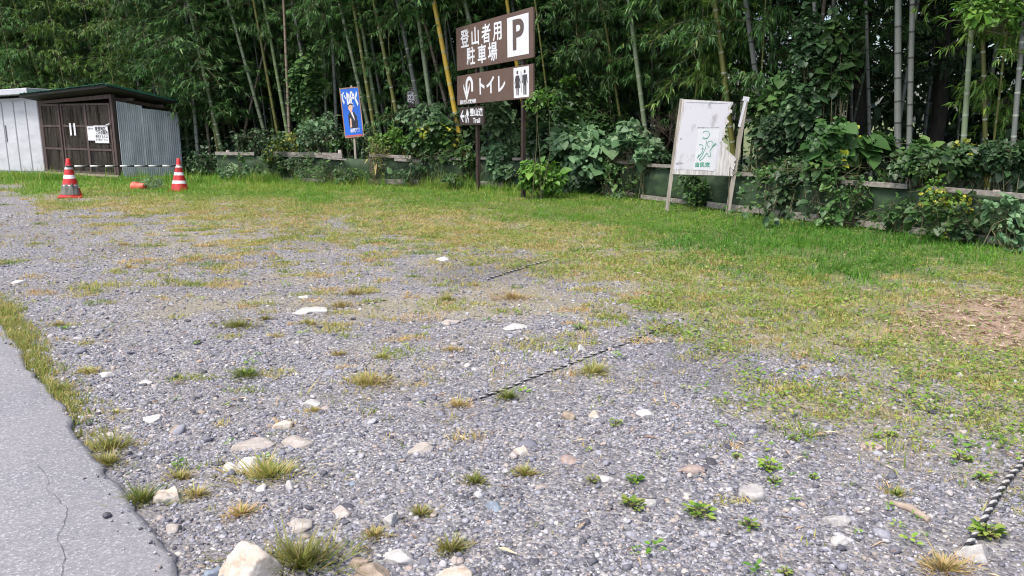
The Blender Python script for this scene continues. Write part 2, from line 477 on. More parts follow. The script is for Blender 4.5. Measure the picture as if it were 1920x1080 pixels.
axis_x = np.concatenate([[-400, -200, -100, -60, -40, -30], np.arange(-22, 16.01, .12), [20, 30, 40, 60, 100, 200, 400]])
axis_y = np.concatenate([[-200, -60, -20, -8, -3], np.arange(0, 26.01, .12), [28, 32, 40, 60, 100, 200, 500]])
gx, gy = np.meshgrid(axis_x, axis_y)
nx, ny = len(axis_x), len(axis_y)
gxf, gyf = gx.ravel(), gy.ravel()
gzf = gz(gxf, gyf)
idx = np.arange(nx * ny).reshape(ny, nx)
GF = np.stack([idx[:-1, :-1], idx[:-1, 1:], idx[1:, 1:], idx[1:, :-1]], axis=-1).reshape(-1, 4)

def ground_mat():
    m, t, b, o = nt('gravel_and_soil')
    a = node(t, 'ShaderNodeAttribute'); a.attribute_name = 'zone'
    sep = node(t, 'ShaderNodeSeparateColor'); t.links.new(a.outputs['Color'], sep.inputs[0])
    v = coords(t, 1, 1, 1)
    vo = node(t, 'ShaderNodeTexVoronoi'); vo.inputs['Scale'].default_value = 60; t.links.new(v, vo.inputs['Vector'])
    vo2 = node(t, 'ShaderNodeTexVoronoi'); vo2.inputs['Scale'].default_value = 95; t.links.new(v, vo2.inputs['Vector'])
    s1 = node(t, 'ShaderNodeSeparateColor'); t.links.new(vo.outputs['Color'], s1.inputs[0])
    s2 = node(t, 'ShaderNodeSeparateColor'); t.links.new(vo2.outputs['Color'], s2.inputs[0])
    stops = [(0, (.04, .04, .047)), (.3, (.10, .10, .115)), (.6, (.185, .182, .198)), (.82, (.27, .265, .27)), (.93, (.31, .27, .235)), (1, (.48, .48, .47))]
    c1 = ramp(t, stops, s1.outputs[0]); c2 = ramp(t, stops, s2.outputs[1])
    big = noise(t, .9, 5, .6, v)
    c = mixc(t, .35, c1, c2)
    soil = ramp(t, [(.3, (.085, .077, .07)), (.7, (.20, .182, .165))], noise(t, 90, 6, .75, v))
    mr = node(t, 'ShaderNodeMapRange'); mr.inputs['From Min'].default_value = .45; mr.inputs['From Max'].default_value = .72; mr.inputs['To Max'].default_value = .8
    t.links.new(big, mr.inputs['Value'])
    c = mixc(t, mr.outputs[0], c, soil)
    earth = ramp(t, [(.25, (.12, .10, .05)), (.5, (.24, .205, .11)), (.75, (.40, .34, .20))], noise(t, 45, 6, .75, v))
    earth = mixc(t, a.outputs['Alpha'], earth, ramp(t, [(.25, (.05, .065, .02)), (.6, (.13, .15, .045)), (.8, (.22, .20, .09))], noise(t, 38, 6, .75, v)))
    c = mixc(t, sep.outputs[0], c, earth)
    straw = ramp(t, [(.25, (.10, .07, .052)), (.5, (.27, .19, .14)), (.75, (.42, .32, .25))], noise(t, 60, 5, .75, coords(t, 1, 2.5, 1)))
    c = mixc(t, sep.outputs[1], c, straw)
    c = mixc(t, sep.outputs[2], c, (.055, .05, .062))
    t.links.new(c, b.inputs['Base Color'])
    b.inputs['Roughness'].default_value = .85
    mth = node(t, 'ShaderNodeMath', operation='MULTIPLY'); t.links.new(vo.outputs['Distance'], mth.inputs[0]); mth.inputs[1].default_value = -1.0
    bump(t, b, mth.outputs[0], .8, .012)
    return m
M['ground'] = ground_mat()
ground = mesh_np('ground', np.stack([gxf, gyf, gzf], 1), GF, [M['ground']], smooth=True)
ground['kind'] = 'structure'
cov, lush, straw = zones(gxf, gyf)
fpx, fpy = proj(gxf, gyf)
zc = np.zeros((len(gxf), 4), np.float32); zc[:, 3] = 1
zc[:, 0] = np.clip(np.maximum(cov ** 2 * (.35 + .65 * sstep(.35, .6, fbm(gxf * 2.6, gyf * 2.6, 46))), lush), 0, 1) * np.where(gyf > .5, 1, 0); stain = sstep(.42, .66, fbm(gxf * 1.4, gyf * 1.4, 52)) * sstep(760, 560, fpy) * sstep(150, 420, fpx) * .55 * (gyf > .5)
zc[:, 0] = np.maximum(zc[:, 0], stain); zc[:, 1] = straw; zc[:, 2] = dark_patch(gxf, gyf) * .3
zc[(gyf > 14) & (fpy < 300), 0] = 1
zc[:, 3] = np.clip(lush, 0, 1) * (1 - straw)
ca = ground.data.attributes.new('zone', 'FLOAT_COLOR', 'POINT'); ca.data.foreach_set('color', zc.ravel())

# asphalt road in the lower left: a slab 25 mm proud of the gravel, its edge slightly broken
E0, E1 = G(345, 1080), G(0, 612)
ed = (E1 - E0).normalized(); en = Vector((-ed.y, ed.x, 0))        # en points to the road side
if en.x > 0: en = -en
edge = []
for k in range(-140, 521):
    s = k * .04
    w = (float(vnoise(s * 3, 1.0, 5)) - .5) * .035 + (float(vnoise(s * 9, 2.0, 6)) - .5) * .03 + (float(vnoise(s * 23, 2.0, 16)) - .5) * .02
    edge.append(E0 + ed * s + en * w)
V, F = [], []
rows = [(0, -.05), (0, .018), (.03, .028), (.5, .03), (1.5, .04), (3, .05), (5, .05)]
for p in edge:
    for off, z in rows:
        q = p + en * off; V.append((q.x, q.y, z))
nr = len(rows)
for i in range(len(edge) - 1):
    for j in range(nr - 1):
        a = i * nr + j; F.append((a, a + nr, a + nr + 1, a + 1))
def asphalt_mat():
    m, t, b, o = nt('worn_asphalt')
    v = coords(t, 1, 1, 1)
    vo = node(t, 'ShaderNodeTexVoronoi'); vo.inputs['Scale'].default_value = 130; t.links.new(v, vo.inputs['Vector'])
    s1 = node(t, 'ShaderNodeSeparateColor'); t.links.new(vo.outputs['Color'], s1.inputs[0])
    c = ramp(t, [(0, (.135, .135, .15)), (.5, (.185, .182, .20)), (.85, (.225, .222, .238)), (1, (.34, .34, .35))], s1.outputs[0])
    f = noise(t, 1.4, 6, .65, v)
    c = mixc(t, ramp(t, [(.4, (0, 0, 0)), (.7, (.5, .5, .5))], f), c, (.25, .235, .23))
    # hairline cracks
    vc = node(t, 'ShaderNodeTexVoronoi'); vc.feature = 'DISTANCE_TO_EDGE'; vc.inputs['Scale'].default_value = .2
    nz = node(t, 'ShaderNodeTexNoise'); nz.inputs['Scale'].default_value = 5; nz.inputs['Detail'].default_value = 6
    t.links.new(v, nz.inputs['Vector'])
    mv = node(t, 'ShaderNodeMix'); mv.data_type = 'VECTOR'; mv.inputs[0].default_value = .2
    t.links.new(v, mv.inputs[4]); t.links.new(nz.outputs['Color'], mv.inputs[5]); t.links.new(mv.outputs[1], vc.inputs['Vector'])
    t.links.new(c, b.inputs['Base Color']); b.inputs['Roughness'].default_value = .8
    bump(t, b, vo.outputs['Distance'], .35, .004)
    return m
M['asphalt'] = asphalt_mat()
road = mesh_np('road', np.array(V), np.array(F), [M['asphalt']], smooth=False)
road['kind'] = 'structure'

ck = [G(*p_, z=.03) for p_ in [(46, 845), (70, 872), (92, 897), (89, 920), (112, 938), (125, 955), (119, 985), (110, 1012), (122, 1050), (118, 1090)]]
V, F = [], []
for i, p_ in enumerate(ck):
    for k in range(4 if i < len(ck) - 1 else 1):
        q = p_.lerp(ck[min(i + 1, len(ck) - 1)], k / 4) + Vector((random.uniform(-.006, .006), random.uniform(-.006, .006), 0))
        zz = float(np.interp((q.x - E0.x) * en.x + (q.y - E0.y) * en.y, [r_[0] for r_ in rows], [r_[1] for r_ in rows])) + .004
        wd = random.uniform(.0004, .0014)
        V += [(q.x - wd, q.y, zz), (q.x + wd, q.y, zz)]
for i in range(len(V) // 2 - 1): F.append((2 * i, 2 * i + 1, 2 * i + 3, 2 * i + 2))
M['crack'] = surf('tarry_crack', (.035, .035, .038), (.06, .06, .063), .95, (30, 30, 30), 3, 0)
mesh_np('crack', np.array(V), np.array(F), [M['crack']], road)

def road_side(x, y):
    """metres inside the road edge (positive on the asphalt)"""
    return (x - E0.x) * en.x + (y - E0.y) * en.y

def visible_pts(n, y0, y1, margin=1.15):
    """random ground points inside the (widened) view, even per square metre"""
    y = np.sqrt(rng.uniform(y0 * y0, y1 * y1, n)); x = rng.uniform(-1, 1, n) * .66 * margin * (y + .35)
    return x, y

# ------------------------------------------------------------------ pebbles, grass, litter (nobody could count them)
def ico(sub):
    p = (1 + 5 ** .5) / 2
    v = [(-1, p, 0), (1, p, 0), (-1, -p, 0), (1, -p, 0), (0, -1, p), (0, 1, p), (0, -1, -p), (0, 1, -p), (p, 0, -1), (p, 0, 1), (-p, 0, -1), (-p, 0, 1)]
    f = [(0, 11, 5), (0, 5, 1), (0, 1, 7), (0, 7, 10), (0, 10, 11), (1, 5, 9), (5, 11, 4), (11, 10, 2), (10, 7, 6), (7, 1, 8), (3, 9, 4), (3, 4, 2), (3, 2, 6), (3, 6, 8), (3, 8, 9), (4, 9, 5), (2, 4, 11), (6, 2, 10), (8, 6, 7), (9, 8, 1)]
    v = [Vector(q).normalized() for q in v]
    for _ in range(sub):
        cache, nf = {}, []
        def mid(a, b):
            k = (min(a, b), max(a, b))
            if k not in cache: v.append(((v[a] + v[b]) / 2).normalized()); cache[k] = len(v) - 1
            return cache[k]
        for a, b, c in f:
            ab, bc, ca_ = mid(a, b), mid(b, c), mid(c, a)
            nf += [(a, ab, ca_), (b, bc, ab), (c, ca_, bc), (ab, bc, ca_)]
        f = nf
    return np.array([tuple(q) for q in v]), np.array(f)

def stone_shape(sub, seed, cuts=5, rough=.16):
    r = np.random.default_rng(seed)
    v, f = ico(sub)
    v = v * (1 + r.uniform(-rough, rough, (len(v), 1)) * (.35 if sub > 1 else 1.3))
    for _ in range(cuts):                                     # flat facets
        n = unit(r.normal(size=3)); d = r.uniform(.52, .9)
        k = v @ n; over = np.maximum(k - d, 0)
        v = v - over[:, None] * n[None] * .95
    return v, f

def rot_z_tilt(n, tilt):
    yaw = rng.uniform(0, 2 * math.pi, n); a = rng.normal(0, tilt, n); b = rng.normal(0, tilt, n)
    up = unit(np.stack([a, b, np.ones(n)], 1)); d = np.stack([np.cos(yaw), np.sin(yaw), np.zeros(n)], 1)
    d = unit(d - up * (d * up).sum(1, keepdims=True))
    return np.stack([np.cross(d, up), d, up], axis=2)

def pebble_mat():
    m, t, b, o = nt('crushed_stone')
    a = node(t, 'ShaderNodeAttribute'); a.attribute_name = 'rnd'
    c = ramp(t, [(0, (.045, .045, .055)), (.18, (.09, .09, .107)), (.42, (.175, .176, .21)), (.64, (.28, .279, .315)), (.78, (.38, .372, .388)), (.85, (.28, .22, .18)), (.93, (.38, .35, .32)), (1, (.58, .57, .56))], a.outputs['Fac'])
    f = noise(t, 140, 3, .6, coords(t))
    c = mixc(t, .6, c, ramp(t, [(.3, (.55, .55, .55)), (.7, (1.3, 1.3, 1.3))], f), 'MULTIPLY')
    t.links.new(c, b.inputs['Base Color']); b.inputs['Roughness'].default_value = .75
    return m
M['pebble'] = pebble_mat()

def build_pebbles():
    parts = []
    def batch(n, y0, y1, med, sig, sub, rmax):
        x, y = visible_pts(n, y0, y1)
        cov, lush, straw = zones(x, y)
        rs = road_side(x, y); keep = ((rs < -.02) | ((rs < .35) & (rng.uniform(0, 1, n) < .10 * np.exp(-np.maximum(rs, 0) / .07)))) & (rng.uniform(0, 1, n) > np.clip(cov * .8 + lush * .3 + straw, 0, .985))
        # a few stray pebbles lie on the asphalt edge
        clump = fbm(x * .9, y * .9, 61)
        keep &= rng.uniform(0, 1, n) < .12 + 1.5 * clump
        x, y = x[keep], y[keep]
        r = np.clip(np.exp(rng.normal(math.log(med), sig, len(x))), .003, rmax)
        dk = dark_patch(x, y)
        rnd = np.clip(rng.beta(1.45, 1.5, len(x)) * (1 - .35 * dk), 0, 1)
        per = np.array_split(rng.permutation(len(x)), 5)
        for k, ids in enumerate(per):
            v, f = stone_shape(sub, 100 + k + sub * 10, 6)
            n_ = len(ids); R = rot_z_tilt(n_, .25)
            sc = np.stack([r[ids] * rng.uniform(.8, 1.35, n_), r[ids] * rng.uniform(.7, 1.2, n_), r[ids] * rng.uniform(.45, .8, n_)], 1)
            P = np.stack([x[ids], y[ids], np.where(road_side(x[ids], y[ids]) > -.01, .03, 0) + gz(x[ids], y[ids]) + r[ids] * rng.uniform(-.35, .3, n_)], 1)
            VV = np.einsum('nij,nkj->nki', R, v[None] * sc[:, None]) + P[:, None]
            FF = (f[None] + (np.arange(n_) * len(v))[:, None, None]).reshape(-1, 3)
            parts.append((VV.reshape(-1, 3), FF, np.repeat(rnd[ids], len(v)), 0))
    batch(120000, 2.0, 5.2, .0050, .5, 0, .022)
    batch(1700, 2.0, 6.0, .014, .4, 1, .04)
    batch(70000, 5.2, 9.5, .0070, .42, 0, .026)
    batch(26000, 9.5, 15.0, .0095, .4, 0, .03)
    V, F, Rn, Mi = join(parts)
    o = mesh_np('pebbles', V, F, [M['pebble']], rnd=Rn)
    tag(o, 'loose blue grey crushed stone covering the lot', 'gravel', kind='stuff')
build_pebbles()

def blades(x, y, per, h, w, lean, rnd_c, rnd_s, spread=.03, tmpl=T_BLADE, hs=.35):
    """grass blades around each ground point"""
    n = len(x)
    X = np.repeat(x, per) + rng.normal(0, spread, n * per); Y = np.repeat(y, per) + rng.normal(0, spread, n * per)
    H = np.repeat(h, per) * np.exp(rng.normal(0, hs, n * per))
    az = rng.uniform(0, 2 * math.pi, n * per); ln = np.abs(rng.normal(0, 1, n * per)) * np.repeat(lean, per)
    d = np.stack([np.cos(az) * ln, np.sin(az) * ln, np.ones(n * per)], 1)
    nr = np.stack([-np.cos(az), -np.sin(az), ln], 1) + rng.normal(0, .5, (n * per, 3))
    R = frames(d, nr)
    P = np.stack([X, Y, gz(X, Y) - .004], 1)
    W = np.repeat(w, per) * rng.uniform(.6, 1.4, n * per)
    rn = np.clip(np.repeat(rnd_c, per) + rng.normal(0, rnd_s, n * per), 0, 1)
    return scatter(tmpl, P, R, W, H, rn)

def build_grass():
    n = 46000
    x, y = visible_pts(n, 3.2, 23.5, 1.12)
    px, py = proj(x, y)
    cov, lush, straw = zones(x, y)
    # never beyond the fence
    fy = np.array([fence_Y(p) for p in np.linspace(-300, 2200, 126)])
    inside = (y < np.interp(px, np.linspace(-300, 2200, 126), fy) + np.where(px < 410, 6, -.05)) & (road_side(x, y) < 0)
    ob = G(900, 345).y
    u = rng.uniform(0, 1, n)
    cl = sstep(.28, .55, fbm(x * 1.9, y * 1.9, 74)) * .75 + .25
    lushpatch = sstep(1.15, .8, np.sqrt(((px - 1530) / 330) ** 2 + ((py - 478) / 62) ** 2))
    g = inside & (u < lush * (1 - straw) * np.maximum(cl, lushpatch))
    xg, yg = x[g], y[g]; pg, qg = px[g], py[g]
    tall = sstep(50, 5, np.interp(pg, np.linspace(-300, 2200, 126), [proj(0, f)[1] for f in fy]) * 0 + (qg - 335)) * (pg < 1100)      # taller towards the left fence and sheds
    lp = lushpatch[g]; h = .028 + .05 * fbm(xg * 1.9, yg * 1.9, 71) ** 1.4 * 1.3 + .022 * lp + .10 * tall * fbm(xg * 2, yg * 2, 72) ** 1.5
    base = .50 - .36 * lp - .12 * (pg > 1000) + .28 * (fbm(xg * 1.3, yg * 1.3, 73) - .5) * 2 + np.where(pg < 420, .18 * sstep(350, 385, qg), 0)
    dist = np.maximum(yg, 5)
    a = blades(xg, yg, 9, h, .0045 + .00022 * dist, np.full(len(xg), 1.0), base, .14, .05)
    o = mesh_np('grass', a[0], a[1], [L['lawn']], rnd=a[2])
    tag(o, 'green lawn grass along the fence and around the sheds', 'grass', kind='stuff')
    # thin yellowing grass between lawn and gravel
    d = inside & ~g & (u < cov * (1 - .75 * straw) * (.35 + .75 * sstep(.3, .55, fbm(x * 2.4, y * 2.4, 83))))
    xd, yd = x[d], y[d]; pd, qd = px[d], py[d]
    base = np.where(pd > 1150, .30, .52) + .7 * (fbm(xd * 1.6, yd * 1.6, 81) - .5) + .12 * (pd < 1100)
    dist = np.maximum(yd, 5)
    a = blades(xd, yd, 16, .03 + .03 * fbm(xd * 2, yd * 2, 82), .0042 + .00025 * dist, np.full(len(xd), 2.2), base, .22, .07)
    o = mesh_np('dry_grass', a[0], a[1], [L['dry']], rnd=a[2])
    tag(o, 'thin yellowing grass thinning out into the gravel', 'grass', kind='stuff')
    # clover-like ground cover in the lawn edge
    n2 = 62000
    x2, y2 = visible_pts(n2, 3.2, 18, 1.1); p2, q2 = proj(x2, y2)
    c2, l2, s2 = zones(x2, y2)
    k = (rng.uniform(0, 1, n2) < np.clip(c2 * 1.1, 0, 1) * (1 - s2 * .8) * (.25 + .75 * sstep(.38, .58, fbm(x2 * 1.2, y2 * 1.2, 91))) * (p2 > 350)) & (y2 < np.interp(p2, np.linspace(-300, 2200, 126), fy) - .1)
    x2, y2 = x2[k], y2[k]
    per = 6; N = len(x2) * per
    az = rng.uniform(0, 2 * math.pi, N)
    P = np.stack([np.repeat(x2, per) + rng.normal(0, .035, N), np.repeat(y2, per) + rng.normal(0, .035, N), np.zeros(N)], 1)
    P[:, 2] = gz(P[:, 0], P[:, 1]) + rng.uniform(.005, .05, N)
    d_ = np.stack([np.cos(az), np.sin(az), rng.uniform(-.2, .5, N)], 1); up = np.tile([[0, 0, 1.]], (N, 1)) + rng.normal(0, .3, (N, 3))
    Ls = rng.uniform(.012, .032, N)
    v, f, r = scatter(T_OVATE, P, frames(d_, up), Ls * .8, Ls, np.clip(rng.normal(.5, .26, N) - .42 * np.repeat(l2[k], per), 0, 1))
    o = mesh_np('ground_cover', v, f, [L['weed']], rnd=r)
    tag(o, 'low broad leaved weeds matted among the thin grass', 'ground cover', kind='stuff')

def build_litter():
    n = 34000
    x, y = visible_pts(n, 2.2, 19, 1.1); px, py = proj(x, y)
    cov, lush, straw = zones(x, y)
    edge_band = cov * (1 - lush)
    p = np.clip(.07 + 1.0 * edge_band * (px > 450) + 1.0 * straw + .12 * sstep(.5, .7, fbm(x * .8, y * .8, 95)), 0, 1)
    fy = [fence_Y(q) for q in np.linspace(-300, 2200, 26)]
    k = (rng.uniform(0, 1, n) < p) & (road_side(x, y) < -.03) & (y < np.interp(px, np.linspace(-300, 2200, 26), fy))
    x, y, st = x[k], y[k], straw[k]
    reps = 1 + (st > .4) * 4
    X = np.repeat(x, reps); Y = np.repeat(y, reps); N = len(X)
    X = X + rng.normal(0, .05, N); Y = Y + rng.normal(0, .05, N)
    P = np.stack([X, Y, gz(X, Y) + rng.uniform(.006, .024, N)], 1)
    az = rng.uniform(0, 2 * math.pi, N)
    d = np.stack([np.cos(az), np.sin(az), rng.normal(0, .12, N)], 1); up = np.tile([[0, 0, 1.]], (N, 1)) + rng.normal(0, .35, (N, 3))
    Ls = rng.uniform(.03, .09, N); W = Ls * rng.uniform(.05, .20, N)
    v, f, r = scatter(T_SLIM, P, frames(d, up), W, Ls, np.clip(rng.beta(1.6, 1.4, N), 0, 1))
    o = mesh_np('fallen_leaves', v, f, [L['litter']], rnd=r)
    tag(o, 'dry tan bamboo leaves and straw lying on the ground', 'leaf litter', kind='stuff')

def build_gravel_weeds():
    # small seedlings and thin sprigs everywhere in the gravel: too many and too small to count
    n = 13000
    x, y = visible_pts(n, 2.3, 14.5, 1.1); px, py = proj(x, y)
    cov, lush, straw = zones(x, y)
    c = fbm(x * .9, y * .9, 33)
    k = (rng.uniform(0, 1, n) < np.clip((sstep(.50, .68, c) * .75 + .06 + .25 * cov + .35 * sstep(.42, .6, c) * (py < 600) * (px > 250)), 0, 1) * (1 - lush) * (1 - straw)) & (road_side(x, y) < -.05)
    x, y, cc = x[k], y[k], px[k]
    h = .016 + .026 * rng.uniform(0, 1, len(x)); base = np.clip(rng.normal(.66, .2, len(x)), 0, 1)
    a = blades(x, y, 9, h, np.full(len(x), .004) + .00025 * y, np.full(len(x), 1.7), base, .15, .03)
    o = mesh_np('gravel_weeds', a[0], a[1], [L['tuft']], rnd=a[2])
    tag(o, 'sparse sprigs of weed and dry grass dotting the gravel', 'weeds', kind='stuff')
    # mats of low grass, olive to tan, spreading over the stones
    m = 2600
    x, y = visible_pts(m, 2.6, 15.5, 1.1); px, py = proj(x, y); cov, lush, straw = zones(x, y)
    prob = (.11 + .62 * sstep(720, 520, py) * sstep(120, 420, px) + .3 * sstep(.45, .65, fbm(x * .7, y * .7, 37)) + .5 * cov) * (1 - lush) * (1 - straw)
    k = (rng.uniform(0, 1, m) < prob) & (road_side(x, y) < -.12)
    x, y = x[k], y[k]
    rad = np.exp(rng.normal(math.log(.085), .5, len(x))); rad = np.clip(rad, .03, .28) * (1 + .03 * y)
    tone = np.clip(rng.normal(.68, .24, len(x)), .1, 1)
    cnt = np.clip((rad / .085) ** 1.6 * 26, 8, 260).astype(int)
    X = np.repeat(x, cnt); Y = np.repeat(y, cnt); Rr = np.repeat(rad, cnt); T = np.repeat(tone, cnt); el = np.repeat(rng.uniform(.35, 1, len(x)), cnt)
    r_ = Rr * np.sqrt(rng.uniform(0, 1, len(X))) * rng.uniform(.5, 1.15, len(X)); a_ = rng.uniform(0, 2 * math.pi, len(X))
    X = X + r_ * np.cos(a_); Y = Y + r_ * np.sin(a_) * el
    a = blades(X, Y, 3, .018 + .022 * rng.uniform(0, 1, len(X)), .0038 + .00032 * Y, np.full(len(X), 2.0), T, .16, .012)
    o = mesh_np('gravel_grass', a[0], a[1], [L['tuft']], rnd=a[2])
    tag(o, 'thin mats of olive and tan grass spreading over the gravel', 'grass', kind='stuff')
    # small green seedlings, thicker towards the right
    m = 2600
    x, y = visible_pts(m, 2.4, 9.5, 1.1); px, py = proj(x, y); cov, lush, straw = zones(x, y)
    k = (rng.uniform(0, 1, m) < (.05 + .34 * sstep(900, 1500, px) * (.4 + .6 * sstep(.4, .6, fbm(x * 1.3, y * 1.3, 66))) + .2 * cov) * (1 - lush) * (1 - straw)) & (road_side(x, y) < -.15)
    x, y = x[k], y[k]; per = 9; N = len(x) * per; sz = np.repeat(np.clip(np.exp(rng.normal(math.log(.020), .4, len(x))), .008, .032), per)
    az = rng.uniform(0, 2 * math.pi, N); rr = sz * rng.uniform(.1, 1.1, N)
    P = np.stack([np.repeat(x, per) + rr * np.cos(az), np.repeat(y, per) + rr * np.sin(az), np.zeros(N)], 1); P[:, 2] = gz(P[:, 0], P[:, 1]) + .004 + sz * rng.uniform(.1, 1.1, N)
    d = np.stack([np.cos(az), np.sin(az), rng.uniform(-.2, .6, N)], 1); up = np.tile([[0, 0, 1.]], (N, 1)) + rng.normal(0, .3, (N, 3))
    v, f, r = scatter(T_OVATE, P, frames(d, up), sz * .7, sz * rng.uniform(.7, 1.2, N), np.clip(np.repeat(rng.normal(.42, .25, len(x)), per) + rng.normal(0, .12, N), 0, 1))
    o = mesh_np('seedlings', v, f, [L['weed']], rnd=r)
    tag(o, 'tiny green seedlings sprouting between the stones', 'weeds', kind='stuff')
    # verge of grass along the asphalt edge
    s = rng.uniform(1.0, 5.6, 1900); off = -np.abs(rng.normal(.02, .085, 1900) * (.6 + .8 * fbm(s * 1.5, s * 0 + 9, 19))) + .015
    dens = sstep(1.2, 2.6, s) * (.35 + .65 * sstep(.2, .42, fbm(s * 2.2, s * 0 + 3, 18)))
    k = rng.uniform(0, 1, 1900) < dens
    s, off = s[k], off[k]
    x = E0.x + ed.x * s + en.x * off; y = E0.y + ed.y * s + en.y * off
    a = blades(x, y, 10, .016 + .055 * fbm(x * 3, y * 3, 17) ** 1.5, np.full(len(x), .005), np.full(len(x), .9), np.clip(rng.normal(.55, .2, len(x)), 0, 1), .15, .02)
    o = mesh_np('verge_grass', a[0], a[1], [L['tuft']], rnd=a[2])
    tag(o, 'ragged strip of yellow green grass along the asphalt edge', 'grass', kind='stuff')
build_grass(); build_litter(); build_gravel_weeds()

# ------------------------------------------------------------------ single stones
STONE = {}
def stone_mat(key, c0, c1, c2=None):
    m, t, b, o = nt(key + '_stone')
    v = coords(t, 1, 1, 1)
    f = noise(t, 9, 7, .65, v)
    st = [(.3, c0), (.62, c1)] + ([(.75, c2)] if c2 else [])
    c = ramp(t, st, f)
    c = mixc(t, .35, c, ramp(t, [(.35, (.6, .58, .55)), (.6, (1.1, 1.1, 1.1))], noise(t, 70, 4, .7, v)), 'MULTIPLY')
    t.links.new(c, b.inputs['Base Color']); b.inputs['Roughness'].default_value = .8
    bump(t, b, noise(t, 28, 6, .7, v), .5, .012)
    STONE[key] = m
stone_mat('cream', (.36, .26, .18), (.52, .485, .44), (.62, .60, .57))
stone_mat('white', (.30, .285, .27), (.50, .485, .47))
stone_mat('pink', (.27, .235, .21), (.38, .345, .315))
stone_mat('brown', (.18, .135, .10), (.33, .27, .21))
stone_mat('grey', (.25, .24, .235), (.40, .385, .37))
stone_mat('blue', (.12, .15, .19), (.22, .26, .31))
stone_mat('red', (.22, .16, .14), (.33, .265, .235))

def stone(px, py, w, hp, col, label, seed, flat=.6, yaw=None):
    """a stone whose photo outline is about w x hp pixels, sunk a little into the gravel"""
    g = G(px, py + hp * .3)
    dist = math.hypot(g.y, CAMH); k = dist / FPX
    r = np.random.default_rng(seed)
    v, f = stone_shape(3, seed, 16, .05)
    W = w * k / 2 * 1.06; H = max(hp * k * .75, .015)
    D = W * r.uniform(.65, .95)
    v = v * np.array([W, D, H])
    lump = 1 + .13 * np.sin(v[:, 0:1] / W * 3.1 + seed) * np.cos(v[:, 1:2] / D * 2.7 + seed * 2)
    v = v * lump
    v = v * (1 + (fbm(v[:, 0] * 60 + v[:, 2] * 37, v[:, 1] * 60 - v[:, 2] * 23, seed)[:, None] - .5) * .16)
    a = r.uniform(-.25, .25) if yaw is None else yaw
    R = np.array([(math.cos(a), -math.sin(a), 0), (math.sin(a), math.cos(a), 0), (0, 0, 1)])
    o = mesh_np('stone', v @ R.T, f, [STONE[col]], smooth=True)
    o.location = (g.x, g.y, float(gz(g.x, g.y)) - H * .04)
    tag(o, label, 'stone', 'larger stones lying in the gravel')

